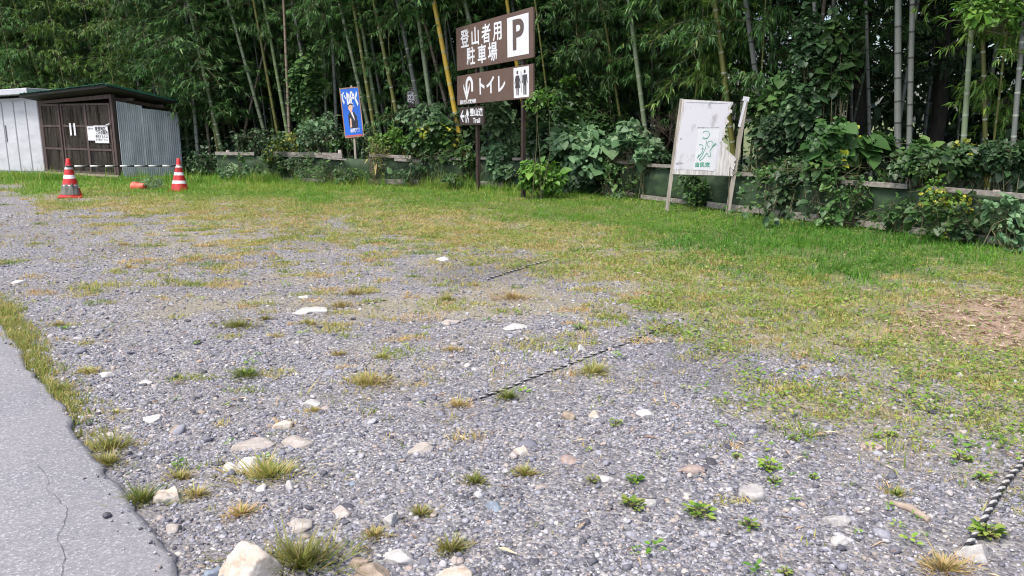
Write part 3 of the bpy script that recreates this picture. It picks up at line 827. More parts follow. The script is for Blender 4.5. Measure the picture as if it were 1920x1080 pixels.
for i, s in enumerate([
    (467, 1052, 128, 74, 'cream', 'largest cream white rock with orange stains beside the biggest grass tuft'),
    (318, 921, 58, 44, 'cream', 'round cream stone between two grass tufts beside the asphalt edge'),
    (472, 864, 52, 36, 'white', 'tall bright white stone behind the broad olive grass tuft'),
    (437, 873, 34, 22, 'white', 'low bright white stone touching the tall white one on its left'),
    (555, 826, 60, 20, 'pink', 'flat pinkish beige stone just right of a longer pink stone'),
    (477, 832, 72, 15, 'pink', 'long low pink stone almost buried in the gravel'),
    (534, 798, 44, 15, 'cream', 'pale yellowish flat stone with a small dry sprig at its front'),
    (288, 780, 38, 14, 'white', 'white flat stone near the grassy verge with brown stones in front'),
    (332, 801, 34, 16, 'brown', 'small brown stone just in front of the white verge stone'),
    (748, 1037, 66, 24, 'white', 'sharp pointed white stone near the bottom edge of the lot'),
    (673, 1050, 44, 30, 'brown', 'smaller of two touching brown rocks at the bottom edge'),
    (706, 1069, 74, 36, 'brown', 'larger of two touching brown rocks at the bottom edge'),
    (848, 1073, 86, 22, 'cream', 'broad flat cream stone cut by the bottom edge of the photo'),
    (731, 970, 34, 28, 'white', 'chunky pale stone standing among blue grey pebbles'),
    (643, 957, 38, 22, 'pink', 'rounded pinkish grey stone set in a small hollow'),
    (567, 983, 52, 17, 'pink', 'pale pink oblong stone behind the biggest grass tuft'),
    (660, 905, 17, 16, 'blue', 'small upright blue grey stone in mid gravel'),
    (926, 947, 34, 15, 'blue', 'smooth oval blue grey stone with an ochre pebble below it'),
    (790, 842, 46, 17, 'pink', 'flat pinkish stone level with the gravel in mid lot'),
    (1090, 656, 22, 18, 'white', 'white stone lying just beyond the middle rope'),
    (967, 612, 52, 13, 'white', 'flat white slab of stone in the middle of the lot'),
    (1209, 779, 42, 16, 'white', 'white flat stone right of two beige stones'),
    (1130, 894, 36, 16, 'white', 'whitish stone beside a small bright seedling'),
    (1216, 941, 30, 20, 'white', 'white stone right next to the bright leafy weed'),
    (1300, 881, 46, 18, 'red', 'brown and white split stone alone in open gravel'),
    (1576, 1016, 36, 18, 'white', 'smooth egg shaped white stone in the lower right gravel'),
    (1829, 1034, 62, 44, 'grey', 'big grey beige stone at the end of the near rope'),
    (1636, 839, 44, 18, 'red', 'flat reddish brown stone near the edge of the thin grass'),
    (1416, 922, 54, 26, 'grey', 'dusty grey stone half buried right of the lot centre'),
    (1567, 976, 52, 28, 'grey', 'pale grey crumbly stone behind the egg shaped white one'),
    (584, 753, 42, 11, 'white', 'flat white stone between two dry grass patches'),
    (590, 577, 74, 13, 'white', 'wide chalky white slab beside the far dry tufts'),
    (572, 551, 32, 10, 'white', 'small chalky white stone behind the wide chalky slab'),
    (830, 484, 22, 8, 'white', 'small white stone at the edge of the dark gravel patch'),
    (201, 697, 34, 12, 'white', 'whitish stone close to the grassy verge of the road'),
    (270, 713, 30, 9, 'white', 'thin white stone right of the verge in open gravel'),
    (1069, 779, 34, 20, 'brown', 'brown stone left of a round beige one past the middle rope'),
    (1116, 776, 26, 18, 'cream', 'round beige stone between a brown and a white stone'),
    (326, 989, 30, 22, 'pink', 'pinkish grey stone against the asphalt edge'),
    (402, 1072, 34, 24, 'blue', 'dark blue grey stone left of the largest cream rock'),
    (1745, 969, 12, 10, 'white', 'tiny white stone at the end of the dry stick'),
    (846, 603, 36, 12, 'pink', 'beige stone among dry grass left of the flat white slab'),
    (1068, 861, 36, 15, 'red', 'small reddish stone half sunk in gravel'),
    (489, 913, 24, 15, 'white', 'white stone at the front foot of the broad olive tuft'),
    (544, 910, 24, 18, 'white', 'white stone at the right foot of the broad olive tuft'),
    (975, 846, 32, 17, 'cream', 'pale tan stone behind a small green and dry sprig'),
    (35, 528, 34, 7, 'white', 'chalky white stone at the far left of the lot'),
    (1690, 972, 0, 0, '', ''),
]):
    if s[2]: stone(*s, seed=300 + i)

# a dry stick
mb = MB(); a, b = G(1668, 948), G(1742, 982)
mid = (a + b) / 2
mb.tube([a - mid + Vector((0, 0, .014)), Vector((.01, .01, .02)), b - mid + Vector((0, 0, .013))], [.010, .017, .012], 7)
o = mb.build('stick', M['stick']); o.location = mid
tag(o, 'flat dry stick lying on the gravel left of the near rope', 'stick')

# ------------------------------------------------------------------ grass tufts and leafy weeds growing in the gravel
def tuft(px, py, w, label, tone=.45, hp=None, name='grass_tuft', cat='grass tuft'):
    g = G(px, py); k = math.hypot(g.y, CAMH) / FPX
    R = w * k / 2 * 1.22; hgt = (hp or w * .38) * k * .72; tone += .12
    n = int(np.clip(90 + w * 3.4, 90, 620))
    r_ = np.minimum(np.abs(rng.normal(0, .5, n)), .95) * R; a_ = rng.uniform(0, 2 * math.pi, n)
    x = r_ * np.cos(a_); y = r_ * np.sin(a_) * .7
    outward = np.stack([x, y], 1) / max(R, 1e-3)
    H = hgt * np.exp(rng.normal(0, .3, n)) * (1.1 - .35 * np.clip(r_ / R, 0, 1))
    az = np.arctan2(y, x) + rng.normal(0, .8, n); ln = .5 + 2.3 * np.clip(r_ / R, 0, 1.2) * rng.uniform(.5, 1.5, n)
    d = np.stack([np.cos(az) * ln, np.sin(az) * ln, np.ones(n)], 1)
    nr = np.stack([-np.cos(az), -np.sin(az), ln], 1) + rng.normal(0, .4, (n, 3))
    lob = 1 + .4 * np.sin(2 * a_ + w) + .25 * np.sin(3 * a_ + 2 * py); x = x * lob; y = y * lob
    P = np.stack([x, y, np.full(n, -.006)], 1)
    rn = np.clip(tone + rng.normal(0, .2, n) + .18 * np.clip(r_ / R, 0, 1), 0, 1)
    v, f, r = scatter(T_BLADE, P, frames(d, nr), np.full(n, .0048) * rng.uniform(.6, 1.3, n), H * rng.uniform(.55, 1.2, n), rn)
    o = mesh_np(name, v, f, [L['tuft']], rnd=r)
    o.location = (g.x, g.y, float(gz(g.x, g.y)))
    tag(o, label, cat, 'grass tufts growing from the gravel')

def weed(px, py, w, label, tone=.55):
    g = G(px, py); k = math.hypot(g.y, CAMH) / FPX; R = w * k / 2
    n = int(14 + w * .5)
    az = rng.uniform(0, 2 * math.pi, n); el = rng.uniform(.05, 1.0, n); rr = rng.uniform(.15, .8, n) * R
    P = np.stack([np.cos(az) * rr, np.sin(az) * rr, .006 + R * .75 * el * (1 - rr / R * .5)], 1)
    d = np.stack([np.cos(az), np.sin(az), rng.uniform(-.1, .5, n)], 1); up = np.stack([-np.cos(az) * .3, -np.sin(az) * .3, np.ones(n)], 1) + rng.normal(0, .2, (n, 3))
    Ls = rng.uniform(.35, .6, n) * R
    lv = scatter(T_OVATE, P, frames(d, up), Ls * .95, Ls, np.clip(rng.normal(tone, .22, n), 0, 1))
    st = sticks([((0, 0, -.005), tuple(p), .0018, .0012) for p in P])
    V, F, Rn, Mi = join([(*lv, 0), (*st, 1)])
    o = mesh_np('leafy_weed', V, F, [L['weed'], M['twig']], rnd=Rn, midx=Mi)
    o.location = (g.x, g.y, float(gz(g.x, g.y)))
    tag(o, label, 'weed', 'leafy weeds growing from the gravel')

for t_ in [
    (565, 1058, 165, 'biggest long bladed grass tuft beside the largest cream rock', .38, 70),
    (505, 893, 140, 'broad olive grass tuft growing around white stones', .45, 42),
    (266, 940, 95, 'blue green grass tuft at the asphalt edge beside a cream stone', .25, 40),
    (207, 838, 90, 'grass tuft at the asphalt edge where the verge breaks up', .42, 42),
    (203, 868, 66, 'lower grass tuft on the asphalt edge just in front of another', .45, 32),
    (445, 612, 84, 'wide grey green tuft alone in the left of the lot', .38, 28),
    (497, 597, 32, 'small tuft close to the right of the wide grey green tuft', .48, 14),
    (460, 704, 54, 'bright green tuft with a tan leaf at its left', .15, 30),
    (692, 722, 110, 'spreading olive dry tuft in the centre left of the lot', .58, 32),
    (665, 548, 76, 'far dry tuft right of the chalky slab', .60, 20),
    (640, 572, 70, 'far straw coloured tuft in front of another dry tuft', .68, 20),
    (576, 605, 68, 'low flat yellow green tuft right of the wide grey green one', .50, 13),
    (890, 905, 54, 'round olive tuft alone in the lower middle gravel', .40, 24),
    (452, 965, 44, 'dry ochre tuft left of the pale pink oblong stone', .80, 32),
    (703, 1003, 56, 'half dry tuft with reddish base near the pointed white stone', .62, 22),
    (846, 1030, 50, 'upright thin tuft left of a patch of dead leaves', .45, 36),
    (790, 962, 44, 'pale bladed tuft right of the chunky pale stone', .48, 24),
    (110, 610, 46, 'small tuft near the far end of the grassy verge', .60, 16),
    (232, 457, 62, 'flat yellow tuft at the far left of the lot', .62, 9),
    (242, 503, 38, 'lone yellowish tuft in front of the far flat yellow one', .60, 12),
    (634, 665, 34, 'small reddish tuft left of another small tuft in mid lot', .68, 16),
    (718, 671, 36, 'small olive tuft right of the reddish one in mid lot', .50, 18),
    (838, 562, 50, 'pale green tuft left of the far dry grass strip', .38, 18),
    (1112, 700, 62, 'bright grass tuft touching the middle rope near a white stone', .42, 36),
    (953, 746, 42, 'green tuft growing over the left end of the middle rope', .25, 28),
    (984, 890, 40, 'small half dry sprig in front of the pale tan stone', .52, 26),
    (857, 762, 50, 'thin straw coloured tuft left of the rope end', .75, 22),
    (590, 772, 40, 'thin dry sprig in front of the flat white stone', .66, 14),
    (370, 928, 40, 'dry tuft right of the round cream stone', .62, 28),
    (338, 896, 44, 'yellow tuft just behind the round cream stone', .58, 24),
    (1680, 930, 38, 'dark green tuft above the right end of the gravel', .22, 18),
    (1770, 1072, 70, 'dry fanned tuft in the lower right corner left of the grey stone', .72, 40),
    (165, 695, 80, 'long low grass patch reaching from the verge into the gravel', .52, 18),
    (218, 770, 60, 'low yellow patch of grass right of the verge end', .58, 10),
    (960, 560, 110, 'strip of reddish dry grass in front of the dark gravel patch', .82, 20),
    (845, 660, 46, 'ochre tuft in the middle of the lot behind the rope end', .72, 16),
]:
    tuft(t_[0], t_[1], t_[2], t_[3], t_[4], t_[5])
for w_ in [
    (1185, 952, 46, 'brightest leafy weed beside a white stone in the lower middle', .6),
    (1192, 905, 34, 'dark leafy weed behind the brightest leafy weed', .3),
    (1112, 906, 26, 'small yellow green seedling left of the whitish stone', .75),
    (1310, 968, 54, 'spreading leafy weed with a dry stalk in front of it', .45),
    (1402, 990, 36, 'upright leafy weed in front of the dusty grey stone', .5),
    (1440, 884, 44, 'leafy weed trailing along a dry straw stalk', .45),
    (1380, 864, 22, 'small leafy seedling left of the trailing weed', .5),
    (1452, 908, 26, 'pale leafy weed in front of the trailing weed', .6),
    (1488, 832, 24, 'leafy seedling with reddish base in the right gravel', .5),
    (1524, 902, 22, 'lone leafy seedling left of the dark green tuft', .45),
    (1670, 822, 26, 'bright round leaved weed right of the reddish brown stone', .65),
    (1840, 905, 34, 'leafy weed left of the near rope in the right gravel', .45),
    (1850, 1004, 62, 'broad leaved weed growing beside the near rope and grey stone', .6),
    (1472, 1078, 28, 'bright leafy weed cut by the bottom edge of the photo', .7),
    (1800, 866, 40, 'yellowish leafy weed in the thin grass right of the gravel', .7),
    (1087, 622, 26, 'small green weed left of the middle rope far end', .3),
    (1155, 800, 26, 'small leafy weed behind the white flat stone', .5),
]:
    weed(*w_)

# ------------------------------------------------------------------ twisted ropes on the ground
def rope(pts, label, rad=.0064, depth=.001):
    P = [G(*p) for p in pts]
    path = []
    for i in range(len(P) - 1):
        n = max(2, int((P[i + 1] - P[i]).length / .012))
        for k in range(n): path.append(P[i].lerp(P[i + 1], k / n))
    path.append(P[-1])
    mb = MB(); o0 = path[0].copy()
    d = (P[-1] - P[0]).normalized(); side = Vector((-d.y, d.x, 0))
    for st in range(2):
        line = []
        for k, p in enumerate(path):
            s = k * .012; a = s / .075 * 2 * math.pi + st * math.pi
            wob = (float(vnoise(s * 1.3, st * 0.0, 12)) - .5) * .05
            q = p + side * (wob + rad * .62 * math.cos(a)) + Vector((0, 0, float(gz(p.x, p.y)) + rad + depth + rad * .62 * math.sin(a)))
            line.append(q - o0)
        mb.tube(line, rad * .78, 5, st)
    o = mb.build('rope', [M['rope_white'], M['rope_black']]); o.location = o0
    tag(o, label, 'rope', 'twisted ropes marking the parking bays')
rope([(896, 748), (985, 716), (1085, 682), (1180, 645), (1285, 604)], 'black and white twisted rope crossing the middle of the gravel')
rope([(912, 525), (975, 506), (1045, 485)], 'farthest black and white rope at the dark gravel patch', .008)
rope([(1798, 1042), (1850, 970), (1905, 898), (1975, 806)], 'near black and white twisted rope in the lower right corner', .0088, .008)
rope([(560, 586), (640, 577), (725, 563)], 'half buried dark rope among the far dry tufts', .007, -.008)

# ------------------------------------------------------------------ fence
def board_poly(mb, a, b, z0, z1, th, m=0, jit=.012):
    mb.beam(Vector((a.x, a.y, (z0 + z1) / 2)), Vector((b.x, b.y, (z0 + z1) / 2 + random.uniform(-jit, jit))), th, z1 - z0, m, .006)

def on(a, b, t): return a + (b - a) * t

def fence(name_label, a, b, tops, bottoms, posts, panel_h, group='weathered wooden fences with green sheeting'):
    root = empty('fence', a)
    tag(root, name_label, 'fence', group)
    nrm = Vector((b.y - a.y, -(b.x - a.x), 0)).normalized()            # towards the lot
    if nrm.y > 0: nrm = -nrm
    L_ = (b - a).length
    # green sheet, slightly bulging between the posts
    n = max(8, int(L_ / .25)); V = []; F = []
    for i in range(n + 1):
        for j in range(4):
            z = -.03 + (panel_h + .03) * j / 3
            bul = (float(vnoise(i * .7, j * .9, 50)) - .5) * .05
            p = on(a, b, i / n) + nrm * bul - a
            V.append((p.x, p.y, z + (float(vnoise(i * .4, 3, 8)) - .5) * .04 * (j == 3)))
    for i in range(n):
        for j in range(3):
            k = i * 4 + j; F.append((k, k + 4, k + 5, k + 1))
    o = mesh_np('green_sheet', np.array(V), np.array(F), [M['fence_green']], root, smooth=True)
    sd = o.modifiers.new('thickness', 'SOLIDIFY'); sd.thickness = .006
    for t0, t1, z0, z1, off in tops:
        mb = MB(); board_poly(mb, on(a, b, t0) - a + nrm * (.05 + off), on(a, b, t1) - a + nrm * (.05 + off), z0 + .02, z1, .034, jit=.03)
        mb.build('top_rail', M['grey_wood'], root)
    for t0, t1, z0, z1, off in bottoms:
        mb = MB(); board_poly(mb, on(a, b, t0) - a + nrm * (.055 + off), on(a, b, t1) - a + nrm * (.055 + off), z0, z1, .045)
        mb.build('bottom_rail', M['grey_wood'], root)
    for t, hh in posts:
        mb = MB(); p = on(a, b, t) - a - nrm * .06
        mb.tube([(p.x, p.y, -.1), (p.x + .01, p.y, hh)], [.045, .042], 9); mb.build('post', M['post_wood'], root)
    return root
Ls = (FB - FA).length
fence('long low fence of weathered rails and green sheet behind the brown signs', FA, FB,
      [(.0, .125, .60, .70, 0), (.185, .385, .60, .74, 0), (.335, .40, .575, .625, .04), (.46, .565, .64, .72, 0), (.53, .60, .56, .64, .04), (.62, .70, .60, .70, 0), (.70, .80, .62, .70, .0), (.82, .90, .63, .71, 0), (.92, .985, .60, .69, 0)],
      [(.08, .34, .02, .11, 0), (.36, .62, .03, .15, 0), (.63, .80, .05, .16, 0)], [(.03, .74), (.19, .68), (.37, .80), (.56, .70), (.77, .70), (.97, .70)], .62)
fence('fence of split grey rails and dark green sheet to the right of the white board', FB, FD,
      [(.0, .105, .62, .70, 0), (.115, .245, .61, .69, 0), (.275, .43, .59, .67, 0), (.45, .52, .57, .66, 0), (.545, .70, .58, .66, 0), (.70, 1.0, .56, .66, 0)],
      [(.0, .10, .02, .11, 0), (.12, .24, .02, .10, 0), (.25, .42, .02, .12, 0), (.44, .55, .03, .11, 0), (.56, .68, .02, .11, 0), (.68, 1.0, .05, .14, 0)], [(.11, .68), (.27, .66), (.44, .66), (.60, .66), (.74, .64), (.9, .6)], .60)

# ------------------------------------------------------------------ lettering
def glyphs(txt, size, x, z, align='CENTER', bold=0.0, sx=1.0, vertical=False):
    """mesh data of a line of writing, flat in the x-z plane"""
    c = bpy.data.curves.new('writing', 'FONT')
    c.body = '\n'.join(txt) if vertical else txt
    c.size = size; c.align_x = align; c.align_y = 'CENTER'; c.extrude = .0012; c.offset = bold
    c.space_line = .82 if vertical else 1.0
    c.resolution_u = 4
    o = bpy.data.objects.new('writing', c); COL.objects.link(o)
    bpy.context.view_layer.update()
    me = bpy.data.meshes.new_from_object(o.evaluated_get(bpy.context.evaluated_depsgraph_get()))
    bpy.data.objects.remove(o); bpy.data.curves.remove(c)
    V = [(v.co.x * sx + x, -v.co.z, v.co.y + z) for v in me.vertices]
    F = [list(p.vertices) for p in me.polygons]
    bpy.data.meshes.remove(me)
    return V, F

def lettering(lines, mat, parent, y, name='lettering'):
    mb = MB()
    for args in lines:
        V, F = glyphs(*args[0], **args[1])
        mb.add([(v[0], v[1] + y, v[2]) for v in V], F)
    return mb.build(name, mat, parent)

def ring(cx, cz, r, w, n=24, a0=0, a1=2 * math.pi):
    """polyline band in x-z"""
    out = []
    for k in range(n):
        t0 = a0 + (a1 - a0) * k / n; t1 = a0 + (a1 - a0) * (k + 1) / n
        out.append([(cx + (r - w / 2) * math.cos(t0), cz + (r - w / 2) * math.sin(t0)), (cx + (r + w / 2) * math.cos(t0), cz + (r + w / 2) * math.sin(t0)),
                    (cx + (r + w / 2) * math.cos(t1), cz + (r + w / 2) * math.sin(t1)), (cx + (r - w / 2) * math.cos(t1), cz + (r - w / 2) * math.sin(t1))])
    return out

def stroke(pts, w):
    out = []
    for (x0, z0), (x1, z1) in zip(pts, pts[1:]):
        d = math.hypot(x1 - x0, z1 - z0) or 1; nx_, nz_ = -(z1 - z0) / d * w / 2, (x1 - x0) / d * w / 2
        ex, ez = (x1 - x0) / d * w * .3, (z1 - z0) / d * w * .3
        out.append([(x0 - nx_ - ex, z0 - nz_ - ez), (x1 - nx_ + ex, z1 - nz_ + ez), (x1 + nx_ + ex, z1 + nz_ + ez), (x0 + nx_ - ex, z0 + nz_ - ez)])
    return out

def flat(polys, y, mat, parent, name, th=.0015):
    mb = MB()
    for i, p in enumerate(polys): mb.plate(p, y - th - i * .00004, y)
    return mb.build(name, mat, parent)

def disc(cx, cz, r, n=20, sz=1.0): return [(cx + r * math.cos(2 * math.pi * k / n), cz + sz * r * math.sin(2 * math.pi * k / n)) for k in range(n)]

# ------------------------------------------------------------------ brown parking signs on two posts
SD1, SD2 = 19.0, 16.15
sl, sr = at(857.5, 104, SD1), at(1001.5, 69, SD2)
smid = (sl + sr) / 2
sv = Vector((sr.x - sl.x, sr.y - sl.y, 0)); SW = sv.length
SROT = math.atan2(sv.y, sv.x)
sroot = empty('sign_stand', (smid.x * .953, smid.y * .953, .0705), SROT); sroot.scale = (.953,) * 3      # stands just before the fence
tag(sroot, 'two brown parking and toilet direction boards on tall brown posts', 'sign')
TILT = math.radians(1.6)
def tilted(name, parent, z):
    e = empty(name, (0, 0, z)); e.parent = parent; e.rotation_euler = (0, -TILT, 0)
    return e
def sx_at(px):        # local x of a photo column on the sign's plane
    lo, hi = -SW, SW
    for _ in range(50):
        m_ = (lo + hi) / 2; p = smid + sv.normalized() * m_
        if proj(p.x, p.y, 3.0)[0] < px: lo = m_
        else: hi = m_
    return lo
zU0, zU1 = 2.645, 3.585       # upper board
hU = (zU1 - zU0) / 2
mb = MB(); mb.box(-SW / 2, -.02, -hU, SW / 2, .02, hU)
pu = mb.build('parking_board', M['sign_brown'], sroot, .004); pu.location = (0, 0, (zU0 + zU1) / 2); pu.rotation_euler = (0, -TILT, 0)
mb = MB(); mb.box(sx_at(953) , -.0235, -hU + .085, sx_at(993), -.0205, hU - .085)
wp = mb.build('white_panel', M['white'], pu)
xp = (sx_at(953) + sx_at(993)) / 2
lettering([(('P', .80, xp, -.005), dict(bold=.022, sx=1.12))], M['glyph_brown'], pu, -.0255, 'letter')
xa = [sx_at(q) for q in (873.5, 893, 913.5, 935)]
ch = '登山者用'
lettering([((c, .41, x, .165), dict(bold=.008)) for c, x in zip(ch, xa)] + [((c, .41, x, -.235), dict(bold=.008)) for c, x in zip('駐車場', [sx_at(q) for q in (884, 905, 925)])],
          M['white'], pu, -.0225)
# toilet board
hL = .325
mb = MB(); mb.box(-SW / 2, -.02, -hL, SW / 2, .02, hL)
pl = mb.build('toilet_board', M['sign_brown'], sroot, .004); pl.location = (0, 0, 2.205); pl.rotation_euler = (0, -TILT, 0)
x0, x1 = sx_at(965), sx_at(994)
mb = MB(); mb.box(x0, -.0235, -hL + .03, x1, -.0205, hL - .03); mb.build('white_panel', M['white'], pl)
xm, hw = (x0 + x1) / 2, (x1 - x0) / 2
def man(cx, s): return [disc(cx, .19 * s, .034 * s), [(cx - .085 * s, .135 * s), (cx - .10 * s, -.02 * s), (cx - .075 * s, -.02 * s), (cx - .058 * s, .09 * s), (cx - .055 * s, -.235 * s), (cx - .012 * s, -.235 * s), (cx - .006 * s, -.06 * s), (cx + .006 * s, -.06 * s), (cx + .012 * s, -.235 * s), (cx + .055 * s, -.235 * s), (cx + .058 * s, .09 * s), (cx + .075 * s, -.02 * s), (cx + .10 * s, -.02 * s), (cx + .085 * s, .135 * s)]]
def woman(cx, s): return [disc(cx, .19 * s, .034 * s), [(cx - .06 * s, .135 * s), (cx - .115 * s, -.01 * s), (cx - .09 * s, -.02 * s), (cx - .052 * s, .07 * s), (cx - .095 * s, -.10 * s), (cx - .045 * s, -.10 * s), (cx - .04 * s, -.235 * s), (cx - .01 * s, -.235 * s), (cx - .006 * s, -.10 * s), (cx + .006 * s, -.10 * s), (cx + .01 * s, -.235 * s), (cx + .04 * s, -.235 * s), (cx + .045 * s, -.10 * s), (cx + .095 * s, -.10 * s), (cx + .052 * s, .07 * s), (cx + .09 * s, -.02 * s), (cx + .115 * s, -.01 * s), (cx + .06 * s, .135 * s)]]
rev = lambda ps: [p[::-1] if sum((b[0] - a[0]) * (b[1] + a[1]) for a, b in zip(p, p[1:] + p[:1])) > 0 else p for p in ps]
flat(rev(woman(xm - hw * .48, 1.05) + man(xm + hw * .48, 1.05) + [[(xm - .008, -.2), (xm + .008, -.2), (xm + .008, .22), (xm - .008, .22)]]), -.024, M['ink'], pl, 'toilet_pictogram')
xc = sx_at(877)
ar = ring(xc + .10, .10, .135, .085, 16, 0, math.pi) + [[(xc + .1925, -.06), (xc + .2775, -.06), (xc + .2775, .10), (xc + .1925, .10)], [(xc - .0775, -.10), (xc + .0075, -.10), (xc + .0075, .10), (xc - .0775, .10)],
      [(xc - .035, -.25), (xc + .115, .02), (xc + .115, .13), (xc - .035, -.13)], [(xc - .035, -.25), (xc - .035, -.13), (xc - .185, .13), (xc - .185, .02)]]
flat(rev(ar), -.0205, M['white'], pl, 'u_turn_arrow')
lettering([((c, .40, sx_at(q), .0), dict(bold=.012)) for c, q in zip('トイレ', (903.5, 921, 941))] + [(('道を挟んだ敷地側', .098, sx_at(877.5), -.275), dict(bold=.003))], M['white'], pl, -.0225)
# trail board
tx0, tx1 = sx_at(861.5), sx_at(907)
mb = MB(); mb.box(tx0, -.02, -.20, tx1, .02, .20)
pt = mb.build('trail_board', M['sign_dark'], sroot, .004); pt.location = (0, 0, 1.60); pt.rotation_euler = (0, -TILT * .4, 0)
xc = sx_at(867)
flat(rev([[(xc - .11, 0), (xc + .02, -.13), (xc + .06, -.13), (xc - .02, -.03), (xc + .1, -.03), (xc + .1, .03), (xc - .02, .03), (xc + .06, .13), (xc + .02, .13)]]), -.0205, M['white'], pt, 'arrow')
xh = sx_at(876)
flat(rev([disc(xh + .01, .125, .026, 12)] + stroke([(xh, .09), (xh + .015, -.01)], .06) + stroke([(xh + .01, -.01), (xh - .045, -.14)], .03) + stroke([(xh + .02, -.01), (xh + .06, -.07), (xh + .05, -.14)], .03) + stroke([(xh - .01, .08), (xh - .07, .0)], .024) + stroke([(xh + .04, .09), (xh + .06, .02)], .05) + stroke([(xh - .075, .02), (xh - .09, -.14)], .014)), -.0205, M['white'], pt, 'hiker_symbol')
lettering([(('登山道', .175, sx_at(893.5), .065), dict(bold=.006, sx=1.15)), (('Trail', .15, sx_at(894), -.105), dict(bold=.004, sx=1.25))], M['white'], pt, -.0225)
for q in (890, 977):
    x = sx_at(q); mb = MB(); mb.box(x - .04, .022, -.2, x + .04, .10, 3.45 if q > 900 else 3.35)
    mb.build('post', M['post_brown'], sroot, .005)

# ------------------------------------------------------------------ small dark signpost deep in the bushes
p = at(771.5, 181, 19.6)
r_ = empty('signpost', (p.x, p.y, 0), math.radians(-12)); tag(r_, 'small dark brown vertical sign with white kana behind the bushes', 'sign')
mb = MB(); mb.box(-.095, -.012, p.z - .25, .095, .012, p.z + .20); bd_ = mb.build('board', M['sign_dark'], r_)
mb = MB(); mb.box(-.11, -.016, p.z - .26, -.0955, .016, p.z + .205); mb.box(-.11, -.016, p.z + .2055, .11, .016, p.z + .22); mb.box(.0955, -.016, p.z - .26, .11, .016, p.z + .205); mb.build('frame', M['post_wood'], r_)
mb = MB(); mb.box(-.03, .017, -.1, .03, .07, p.z + .1); mb.build('post', M['post_wood'], r_)
lettering([(('このさき', .098, .045, p.z + .0), dict(vertical=True, bold=.004)), (('登り口', .098, -.045, p.z - .02), dict(vertical=True, bold=.004))], M['white'], bd_, -.0145)

# ------------------------------------------------------------------ blue election poster on a stake
PY = fence_Y(664) + .13; p = at(660, 211, PY)
r_ = empty('poster_stand', (p.x, p.y, 0), math.radians(-14))
tag(r_, 'blue political poster of a man in a dark suit on a wooden stake', 'poster')
mb = MB(); mb.beam((.055, .03, -.1), (-.0, .03, p.z + .62), .05, .05)
mb.build('stake', M['post_wood'], r_)
pp = empty('poster', (0, 0, p.z)); pp.parent = r_; pp.rotation_euler = (0, math.radians(-4.6), 0)
w, h = .225, .555
mb = MB(); mb.box(-w, -.012, -h, w, .004, h); pn = mb.build('poster_board', M['poster_blue'], pp)
mb = MB()
for b_ in ((-w - .022, -h - .022, -w - .0005, h + .022), (w + .0005, -h - .022, w + .022, h + .022), (-w, -h - .022, w, -h - .0005), (-w, h + .0005, w, h + .022)): mb.box(b_[0], -.016, b_[1], b_[2], .008, b_[3])
mb.build('frame', M['poster_frame'], pp)
mb = MB(); mb.box(-w + .01, -.0165, -h + .005, w - .01, -.0125, -h + .035); mb.build('orange_strip', M['orange'], pp)
lettering([(('守り抜く', .20, .0, .285), dict(bold=.02, sx=.52)), ], M['white'], pn, -.0135, 'slogan')
for v in pn.children[0].data.vertices: v.co.z = .285 + (v.co.z - .285) * 1.55
lettering([(('公明党', .10, .03, -.42), dict(bold=.005, sx=.8))], M['white'], pn, -.0135, 'party_name')
body = [(-.09, -.36), (-.105, -.2), (-.10, -.06), (-.06, .0), (-.03, .02), (.04, .02), (.08, -.02), (.12, -.10), (.13, -.25), (.12, -.36)]
flat(rev([body]), -.0125, M['suit'], pn, 'printed_suit')
flat(rev([[(-.03, .018), (.02, .018), (.045, -.10), (.06, -.2), (.02, -.12)]]), -.0142, M['white'], pn, 'printed_shirt')
flat(rev([disc(-.02, .115, .055, 18, 1.55), [(-.045, .05), (.01, .05), (.015, .0), (-.03, .0)], [(-.075, -.35), (-.035, -.33), (-.03, -.14), (-.06, -.13)]]), -.0145, M['skin'], pn, 'printed_face')
hair = [(-.078, .12), (-.075, .17), (-.045, .208), (0, .212), (.035, .185), (.042, .12), (.03, .16), (-.01, .182), (-.05, .17)]
flat(rev([hair]), -.0165, M['suit'], pn, 'printed_hair')

# ------------------------------------------------------------------ torn white notice board
b0 = G(1307, 398)
r_ = empty('notice_board', (b0.x, b0.y - .05, 0), math.radians(-4))
tag(r_, 'torn white notice board with a green printed poster on grey posts', 'notice board')
KB = (b0.y * .98 + .3) / FPX
lx = lambda px, py: (px - 1307) * KB
lz = lambda py: CAMH - (py - 228) * KB
P2 = lambda px, py: (lx(px, py), lz(py))
def slat(a, b, w, y0, y1, mb):
    d = math.hypot(b[0] - a[0], b[1] - a[1]); nx_, nz_ = -(b[1] - a[1]) / d * w / 2, (b[0] - a[0]) / d * w / 2
    mb.plate(rev([[(a[0] + nx_, a[1] + nz_), (a[0] - nx_, a[1] - nz_), (b[0] - nx_, b[1] - nz_), (b[0] + nx_, b[1] + nz_)]])[0], y0, y1)
mb = MB(); slat(P2(1269, 190), P2(1249, 402), .055, .0, .05, mb); mb.build('post', M['post_wood'], r_)
mb = MB(); slat(P2(1384, 190), P2(1361, 412), .065, .0, .05, mb); rp = mb.build('post', M['post_wood'], r_)
mb = MB(); slat(P2(1379, 190), P2(1389, 191.5), .07, -.006, .056, mb); slat(P2(1383, 193), P2(1374, 240), .04, -.006, -.0005, mb); mb.build('torn_strip', M['paper'], rp)
ragged = []
random.seed(5)
prev = [(1360, 196), (1356, 206), (1359, 214), (1352, 222), (1354, 232), (1348, 240), (1350, 252), (1344, 262), (1346, 268), (1356, 272), (1352, 280), (1362, 288), (1370, 296), (1369, 315), (1366, 333)]
